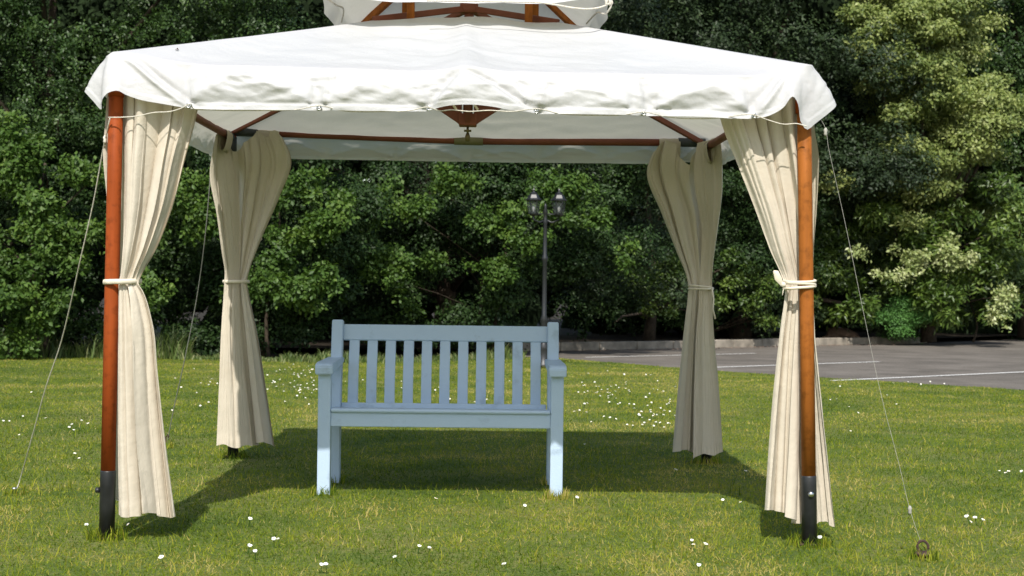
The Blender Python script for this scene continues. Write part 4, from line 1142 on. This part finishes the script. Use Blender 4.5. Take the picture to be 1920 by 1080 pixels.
# ------------------------------------------------------------------ trees and shrubs
def leaves(name, parent, mat, boughs, total, L, Wd, seed, rosette=6, spread=0.09, flat=0.6, droop=0.1, up=0.55, tvar=1.0):
    """boughs (n,4): centre and radius. Leaves sit in rosettes over the outer part of each bough."""
    rng = np.random.default_rng(seed)
    B_ = np.asarray(boughs, float)
    wt = B_[:, 3] ** 2; wt /= wt.sum()
    nr = total // rosette
    bi = rng.choice(len(B_), nr, p=wt)
    d = rng.normal(size=(nr, 3)); d /= np.linalg.norm(d, axis=1, keepdims=True)
    rad = (0.45 + 0.6 * rng.random(nr) ** 0.7)
    # ragged outline: a few twigs stick out
    tw = rng.random(nr) < 0.10; rad[tw] *= 1.0 + 0.35 * rng.random(tw.sum())
    rc = B_[bi, :3] + d * rad[:, None] * B_[bi, 3:4] * np.array([1.1, 0.9, flat])
    axis = d * .8 + np.array([0, -.25, up]) + rng.normal(size=(nr, 3)) * .35
    axis /= np.linalg.norm(axis, axis=1, keepdims=True)
    base = np.repeat(rc, rosette, 0); ax = np.repeat(axis, rosette, 0); n = len(base)
    # in-plane direction
    rv = rng.normal(size=(n, 3)); dr_ = rv - (rv * ax).sum(1, keepdims=True) * ax
    dr_ /= np.linalg.norm(dr_, axis=1, keepdims=True)
    base = base + rng.normal(size=(n, 3)) * spread * .5 + dr_ * spread * .25
    tilt = rng.normal(size=(n, 1)) * .35 + .15
    ldir = dr_ + ax * tilt; ldir[:, 2] -= droop; ldir /= np.linalg.norm(ldir, axis=1, keepdims=True)
    sd = np.cross(ldir, ax); sd /= np.linalg.norm(sd, axis=1, keepdims=True) + 1e-9
    nn = np.cross(sd, ldir)
    s = (0.65 + .7 * rng.random((n, 1)))
    l_ = L * s; w_ = Wd * s
    p0 = base; p2 = base + ldir * l_
    mid = base + ldir * l_ * .5
    p1 = mid + sd * w_ * .5 + nn * w_ * .18; p3 = mid - sd * w_ * .5 + nn * w_ * .18
    V_ = np.stack([p0, p1, p2, p3], 1).reshape(-1, 3)
    i = np.arange(n) * 4
    F_ = np.stack([np.stack([i, i + 1, i + 2], 1), np.stack([i, i + 2, i + 3], 1)], 1).reshape(-1, 3)
    bt = rng.random(len(B_))[bi] * .35
    rt = rng.random(nr) * .3
    t_ = np.clip(np.repeat(bt + rt, rosette) + rng.random(n) * .45 * tvar - .05, 0, 1)
    me = fast_mesh(name, V_, F_, np.repeat(t_, 2))
    return link(name, me, mat, parent)

def region(rng, x0, x1, z0, z1, y, thick, n, r0, r1, bulge=0.5):
    x = rng.uniform(x0, x1, n); z = rng.uniform(z0, z1, n)
    yy = y + thick * rng.random(n) ** 1.5 - bulge * fbm(x * .8, z * .9, 5) 
    return np.stack([x, yy, z, rng.uniform(r0, r1, n)], 1)

def at(px, py, d, r): 
    p = P(px, py, d); return [p.x, p.y, p.z, r]

def trunk(parent, base, boughs, r0, seed, nl=7, lean_=(0, 0), name='trunk'):
    rr = random.Random(seed)
    bs = [Vector(b[:3]) for b in boughs]
    base = Vector(base); topz = max(b.z for b in bs)
    n = 9; pts = []
    for i in range(n):
        t = i / (n - 1)
        pts.append(base + Vector((lean_[0] * t + .10 * math.sin(t * 5 + seed), lean_[1] * t + .08 * math.sin(t * 4 + seed * 2), (topz * .85 - base.z) * t - .03 * (1 - t))))
    bm = tube(bmesh.new(), pts, [r0 * (1.25 if i == 0 else 1) * (1 - .8 * i / (n - 1)) + .01 for i in range(n)], 10)
    tr = from_bm(name, bm, M['bark'], parent, True)
    pick = rr.sample(bs, min(nl, len(bs)))
    for b in pick:
        k = min(n - 2, max(1, int((b.z * .6 - base.z) / (topz * .85 - base.z + 1e-6) * (n - 1))))
        s = pts[k]; mid = s.lerp(b, .5) + Vector((rr.uniform(-.15, .15), rr.uniform(-.15, .15), .12))
        from_bm('limb', tube(bmesh.new(), [s, mid, s.lerp(b, .8) + Vector((0, 0, .1)), b], [r0 * .4, r0 * .28, r0 * .18, .008], 7), M['bark'], parent, True)
    return tr

def tree(name, label, cat, base, boughs, mat, total, L, Wd, seed, r0=0.08, nl=7, group=None, lean_=(0, 0), **kw):
    t = empty(name, base, label, cat, group)
    boughs = np.asarray(boughs, float)
    trunk(t, base, boughs, r0, seed, nl, lean_)
    leaves('crown', t, mat, boughs, total, L, Wd, seed, **kw)
    return t

rg = np.random.default_rng(21)
cc = np.concatenate
def sprays(lst, n=5, seed=0, k=.42):
    """each bough broken into ragged smaller sprays"""
    rr = np.random.default_rng(seed); o = []
    for (x, y, z, r_) in lst:
        for _ in range(n):
            o.append([x + rr.normal(0, r_ * .62), y + rr.normal(0, r_ * .35), z + rr.normal(0, r_ * .42), r_ * k * rr.uniform(.6, 1.25)])
    return np.array(o)
B1 = cc([region(rg, -8.6, -4.9, .2, 3.3, 20.7, .8, 60, .26, .48)])  # fill behind the sprays: dark leaf colour stands in for hedge self-shade
tree('shade_fill_shrub', 'leaf mass darkened as inner hedge shade behind the brighter sprays at the left edge', 'shrub', (-6.6, 21.4, 0), B1, M['holly_shade'], 62000, .062, .036, 101, .07, group='shrubs of the hedge')
B1b = sprays([at(75, 420, 19.5, .46), at(45, 560, 19.4, .44), at(20, 330, 19.6, .4), at(110, 470, 19.6, .34), at(150, 310, 19.7, .3), at(190, 430, 19.7, .26), at(30, 640, 19.5, .3), at(285, 530, 19.8, .28), at(10, 480, 19.8, .34), at(-30, 500, 19.5, .45), at(60, 290, 19.6, .36), at(60, 600, 19.5, .3), at(110, 570, 19.6, .24), at(30, 250, 19.7, .36), at(150, 480, 19.8, .22), at(-60, 350, 19.6, .5)], 6, 1)
tree('broadleaf_shrub', 'mid-green shrub with leafy sprays at the left edge behind the slack rope', 'shrub', (-6.3, 20.3, 0), B1b, M['oak'], 19000, .070, .044, 121, .05, group='shrubs of the hedge')
B2 = cc([region(rg, -9.5, -2.6, 2.6, 8.2, 21.2, 1.2, 120, .32, .62),
         sprays([at(130, 110, 20.6, .45), at(40, 60, 20.6, .5), at(250, 40, 20.7, .5), at(330, 70, 20.8, .4), at(60, 200, 20.5, .45), at(440, 60, 21.2, .4), at(110, 215, 20.4, .3)], 4, 2)])
tree('holly_tree', 'dark glossy small-leaved tree rising at the upper left behind the canopy', 'tree', (-6.6, 22.0, 0), B2, M['ivy'], 104000, .053, .032, 102, .12, 10, rosette=7, group='trees behind the lawn')
B3 = cc([region(rg, -5.0, -1.8, .2, 3.1, 21.0, .8, 46, .24, .44)])  # same dark-coloured fill, painting the shaded depth behind the next sprays
tree('shade_fill_shrub', 'leaf mass darkened as inner hedge shade behind the sprays between left curtain and bench', 'shrub', (-3.4, 21.6, 0), B3, M['holly_shade'], 50000, .062, .036, 103, .03, 2, group='shrubs of the hedge')
B3b = sprays([at(420, 330, 20.0, .30), at(370, 420, 19.9, .34), at(330, 380, 19.9, .3), at(590, 400, 19.9, .36), at(620, 430, 19.8, .22), at(545, 380, 20.0, .26), at(560, 530, 19.9, .34), at(510, 500, 19.9, .26), at(570, 330, 20.0, .22), at(490, 530, 19.9, .28), at(600, 530, 19.9, .2), at(530, 450, 20.0, .28), at(650, 372, 20.1, .12), at(350, 340, 20.0, .25)], 6, 3)
tree('broadleaf_shrub', 'leafy green sprays filling the gap between left curtain and bench back', 'shrub', (-3.1, 20.8, 0), B3b, M['oak'], 15000, .068, .043, 123, .02, 3, group='shrubs of the hedge')
B4 = cc([region(rg, -2.2, .45, .2, 3.4, 22.4, .7, 50, .24, .44, .3), region(rg, .3, 2.6, 1.2, 3.4, 22.5, .7, 34, .24, .40, .3)])  # dark-coloured fill again, painting the shade under and inside the middle hedge
tree('shade_fill_shrub', 'leaf mass darkened as inner hedge shade behind the bench and the lanterns', 'shrub', (0.0, 23.2, 0), B4, M['holly_shade'], 64000, .062, .036, 104, .03, 2, group='shrubs of the hedge')
B4b = sprays([at(750, 365, 21.5, .28), at(770, 388, 21.4, .22), at(840, 340, 21.5, .24), at(860, 330, 21.5, .18), at(705, 480, 21.3, .30), at(685, 500, 21.3, .20), at(745, 510, 21.2, .22), at(738, 535, 21.2, .13), at(920, 410, 21.5, .26), at(960, 440, 21.4, .20),
          at(985, 395, 21.6, .22), at(1025, 355, 21.6, .28), at(1095, 400, 21.7, .30), at(1125, 410, 21.7, .16), at(935, 512, 21.6, .22), at(905, 495, 21.6, .13), at(1172, 475, 21.9, .16), at(820, 485, 21.7, .18), at(710, 405, 21.5, .13), at(1060, 345, 21.6, .18), at(770, 575, 21.8, .12), at(640, 350, 21.3, .14), at(1005, 460, 21.6, .2)], 6, 4)
tree('broadleaf_shrub', 'bright leaf sprays of the hedge around the lanterns behind the bench', 'shrub', (0.2, 22.6, 0), B4b, M['oak'], 13500, .066, .043, 124, .02, 3, group='shrubs of the hedge')
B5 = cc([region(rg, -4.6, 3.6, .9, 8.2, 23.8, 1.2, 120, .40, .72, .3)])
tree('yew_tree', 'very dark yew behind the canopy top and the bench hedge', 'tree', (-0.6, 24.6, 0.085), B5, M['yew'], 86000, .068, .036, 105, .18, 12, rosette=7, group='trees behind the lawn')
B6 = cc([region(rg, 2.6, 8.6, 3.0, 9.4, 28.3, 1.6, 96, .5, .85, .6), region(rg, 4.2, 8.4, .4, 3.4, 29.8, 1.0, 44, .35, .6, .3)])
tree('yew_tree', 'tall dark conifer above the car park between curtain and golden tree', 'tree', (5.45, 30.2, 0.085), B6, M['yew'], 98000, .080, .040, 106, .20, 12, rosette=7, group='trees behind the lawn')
B7 = cc([region(np.random.default_rng(90), 4.5, 6.7, .8, 4.8, 28.9, .8, 34, .3, .5, .3), region(rg, .9, 4.8, .5, 4.2, 28.4, .8, 50, .35, .6, .1), region(rg, 1.2, 5.4, .75, 4.8, 27.0, 1.0, 76, .3, .55, .3), sprays([at(1185, 470, 25.2, .22), at(1100, 590, 25.4, .20), at(1150, 600, 25.5, .16), at(1090, 640, 25.6, .2)], 4, 7)])
tree('holly_tree', 'dark shrubby tree over the kerb left of the rear right curtain', 'tree', (3.1, 27.3, 0.085), B7, M['holly_shade'], 92000, .066, .034, 107, .10, 8, rosette=6, group='trees behind the lawn')
# 8 pale sparse sapling sprays near the rear right curtain
B8 = sprays([at(1235, 505, 26.5, .34), at(1265, 495, 26.6, .26), at(1235, 565, 26.5, .28), at(1365, 495, 27.0, .3), at(1375, 520, 27.0, .24), at(1425, 540, 27.2, .3), at(1410, 575, 27.2, .22), at(1370, 560, 27.1, .2), at(1215, 530, 26.5, .18), at(1435, 600, 27.3, .16)], 5, 8)
tree('sapling', 'thin sapling with pale leaf sprays behind the rear right curtain', 'sapling', (4.3, 28.2, 0.085), B8, M['laurel'], 7500, .080, .034, 108, .04, 9, rosette=5, group='shrubs of the hedge', lean_=(0, -.6))
# extra trunk
for i, (px, d, r_, zt) in enumerate([(1390, 30.5, .15, 5.5), (1475, 31.5, .11, 6), (1290, 30.0, .10, 5)]):
    b0 = P(px, 600, d); b0.z = .085
    t = empty('bare_tree', b0, ['thick dark trunk seen between the right curtains', 'slim dark trunk just left of the front right post', 'slender shaded trunk behind the rear right curtain'][i], 'tree', 'trees behind the lawn')
    top_ = b0 + Vector((.3 * (-1) ** i, .2, zt))
    bB = np.array([[top_.x + rg.uniform(-.8, .8), top_.y + rg.uniform(-.5, .5), zt + rg.uniform(-.8, .9), .6] for _ in range(8)])
    from_bm('trunk', tube(bmesh.new(), [b0 - Vector((0, 0, .05)), b0 + Vector((.03, 0, .3)), b0.lerp(top_, .4) + Vector((.08, 0, 0)), b0.lerp(top_, .75), top_], [r_ * 1.3, r_, r_ * .85, r_ * .6, r_ * .2], 12), M['bark'], t, True)
    leaves('crown', t, M['yew'], bB, 9000, .07, .034, 140 + i)
# 9 golden variegated tree, upper right, in tiers
B9 = []
tiers = [(1700, 20, 120, 10), (1760, 60, 70, 6), (1650, 90, 70, 6), (1640, 130, 70, 5), (1750, 120, 90, 7), (1820, 170, 80, 6), (1720, 180, 60, 4), (1660, 150, 40, 3), (1840, 215, 70, 6), (1800, 250, 50, 4), (1870, 240, 45, 4), (1700, 215, 60, 4), (1760, 290, 60, 4), (1830, 280, 50, 4), (1690, 270, 60, 5), (1740, 330, 50, 3), (1640, 50, 50, 4), (1780, 0, 60, 5), (1880, 190, 40, 3), (1640, 350, 50, 3), (1720, 385, 50, 3)]
for (px, py, sp, n_) in tiers:
    for _ in range(n_):
        B9.append(at(rg.normal(px, sp * .5), rg.normal(py, 12), rg.uniform(28.2, 29.4) + (py - 200) * .0015, rg.uniform(.22, .40)))
for _ in range(26):
    B9.append(at(rg.uniform(1600, 1820), rg.uniform(-220, 10), rg.uniform(28.6, 29.8), rg.uniform(.3, .5)))
B9 += [list(b) for b in region(rg, 7.8, 10.6, 2.6, 7.8, 30.0, .8, 40, .35, .6, .3)]
tree('variegated_tree', 'pale yellow-green tiered tree at the upper right', 'tree', (9.3, 30.2, 0.085), B9, M['gold'], 105000, .080, .045, 109, .13, 14, rosette=6, flat=.38, spread=.12, group='trees behind the lawn')
# 10 laurel shrub lower right
B10 = cc([region(rg, 6.4, 11.4, .5, 3.3, 30.0, .8, 54, .28, .45, .4),
          sprays([at(rg.uniform(1560, 1900), rg.uniform(380, 600), rg.uniform(28.8, 29.4), rg.uniform(.18, .34)) for _ in range(30)], 4, 9), [at(1870, 345, 29, .35), at(1910, 400, 29, .35), at(1880, 430, 28.9, .3), at(1600, 340, 29.2, .3), at(1640, 400, 29, .3)]])
tree('laurel_shrub', 'broad laurel with long glossy leaves beside the kerb end at the right', 'shrub', (9.0, 31.0, 0.085), B10, M['laurel'], 60000, .125, .042, 110, .08, 10, rosette=5, droop=.35, spread=.12, group='shrubs of the hedge')
# 11 cream shrub patches
B11 = sprays([at(rg.normal(1745, 48), rg.normal(482, 24), 28.8, rg.uniform(.16, .30)) for _ in range(13)], 4, 61)
tree('cream_leaved_shrub', 'shrub with cream-edged leaves glowing in the middle of the right hedge', 'shrub', (9.0, 30.7, 0.085), B11, M['cream'], 2300, .085, .045, 111, .015, 4, rosette=5, flat=.6, group='shrubs of the hedge')
B11b = sprays([at(rg.normal(1885, 16), rg.normal(552, 14), 28.7, rg.uniform(.14, .22)) for _ in range(6)], 4, 62)
tree('cream_leaved_shrub', 'small shrub with cream-edged leaves low at the right edge of the hedge', 'shrub', (10.5, 30.6, 0.085), B11b, M['cream'], 700, .085, .045, 113, .012, 3, rosette=5, group='shrubs of the hedge')
# 12 fresh green low plant
B12 = [at(rg.normal(1700, 28), rg.normal(588, 12), 29.3, rg.uniform(.14, .24)) for _ in range(12)] + [at(x_, 628, 30.2, .12) for x_ in (1655, 1680, 1700, 1720)]
tree('low_shrub', 'low bright green fine-leaved plant in front of the laurel', 'shrub', (8.6, 30.4, 0.085), B12, M['fern'], 9000, .045, .02, 112, .02, 5, rosette=7, group='shrubs of the hedge')
# 13 dark trees at the right edge
B13 = cc([region(rg, 11.6, 16.5, 1.0, 10.2, 32.5, 1.4, 80, .5, .85, .5)])
tree('dark_green_tree', 'dark green dense tree at the upper right corner behind the golden tree', 'tree', (13.0, 34.2, 0.085), B13, M['ivy'], 66000, .080, .046, 114, .2, 12, rosette=6, group='trees behind the lawn')
# beyond the left edge
B14 = region(rg, -14, -8.6, .5, 7.5, 20.6, 1.4, 60, .4, .7, .5)
tree('broadleaf_shrub', 'large leafy shrub beyond the left edge of the lawn', 'shrub', (-11, 21.8, 0), B14, M['holly_shade'], 26000, .085, .05, 115, .12, 8, group='shrubs of the hedge')

# deep wood behind everything (one mass)
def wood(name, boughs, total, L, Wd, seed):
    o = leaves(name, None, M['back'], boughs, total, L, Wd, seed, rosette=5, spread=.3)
    # added solid lumps that block gaps and keep them dark, joined to the leaves
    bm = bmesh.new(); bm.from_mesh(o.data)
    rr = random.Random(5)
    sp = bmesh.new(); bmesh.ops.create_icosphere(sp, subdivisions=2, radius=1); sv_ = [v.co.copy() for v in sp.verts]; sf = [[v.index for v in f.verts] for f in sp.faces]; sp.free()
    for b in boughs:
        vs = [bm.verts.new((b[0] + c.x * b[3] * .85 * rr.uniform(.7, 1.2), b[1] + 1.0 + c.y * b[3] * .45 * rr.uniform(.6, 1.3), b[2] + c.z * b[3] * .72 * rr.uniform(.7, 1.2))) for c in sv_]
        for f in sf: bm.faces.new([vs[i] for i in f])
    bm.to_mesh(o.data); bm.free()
    o['kind'] = 'stuff'; o['label'] = 'dark deep woodland with added gap-blocking lumps behind the hedge trees'; o['category'] = 'woodland'
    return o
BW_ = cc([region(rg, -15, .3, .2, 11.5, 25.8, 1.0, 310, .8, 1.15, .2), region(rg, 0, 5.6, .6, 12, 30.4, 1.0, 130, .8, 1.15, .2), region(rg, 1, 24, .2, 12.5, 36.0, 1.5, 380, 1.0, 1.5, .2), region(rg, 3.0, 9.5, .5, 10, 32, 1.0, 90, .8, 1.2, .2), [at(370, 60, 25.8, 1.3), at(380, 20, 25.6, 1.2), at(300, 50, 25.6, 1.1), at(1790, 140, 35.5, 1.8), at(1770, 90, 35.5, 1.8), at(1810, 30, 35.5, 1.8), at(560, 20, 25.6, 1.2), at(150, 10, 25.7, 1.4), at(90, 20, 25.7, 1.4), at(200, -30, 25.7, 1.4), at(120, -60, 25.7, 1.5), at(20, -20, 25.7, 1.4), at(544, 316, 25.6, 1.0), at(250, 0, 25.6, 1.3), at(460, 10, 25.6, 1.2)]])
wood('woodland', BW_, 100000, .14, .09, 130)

# long grass and weeds at the hedge foot, left
rngw = np.random.default_rng(77)
n = 9000
x = rngw.uniform(-9.5, .6, n); y = 20.05 + 0.35 * np.sin(x * .9) + rngw.normal(0, .22, n) + .12 + 0.5 * np.clip(x + 2, 0, 3)
dens = fbm(x * 2, y * 0 + 1, 2)
h = (.06 + .30 * rngw.random(n) ** 2 * np.clip(dens * 2.2 - .5, 0.1, 1.3)) * np.where(x < -4.2, 1.5, .6)
a = rngw.random(n) * 6.28; la = rngw.random(n) * 6.28
w = .007 + .006 * rngw.random(n)
b0 = np.stack([x, y, np.zeros(n)], 1); sd = np.stack([np.cos(a) * w, np.sin(a) * w, 0 * a], 1)
m1 = b0 + np.stack([np.cos(la) * h * .15, np.sin(la) * h * .15, h * .6], 1); t1 = b0 + np.stack([np.cos(la) * h * .45, np.sin(la) * h * .45, h * .95], 1)
V_ = np.stack([b0 - sd, b0 + sd, m1 + sd * .6, m1 - sd * .6, t1], 1).reshape(-1, 3)
i = np.arange(n) * 5
F_ = np.stack([np.stack([i, i + 1, i + 2], 1), np.stack([i, i + 2, i + 3], 1), np.stack([i + 3, i + 2, i + 4], 1)], 1).reshape(-1, 3)
o = link('long_grass', fast_mesh('long_grass', V_, F_, np.repeat(rngw.random(n), 3)), M['weed'])
o['kind'] = 'stuff'; o['label'] = 'uncut long grass and weeds at the foot of the left hedge'; o['category'] = 'grass'
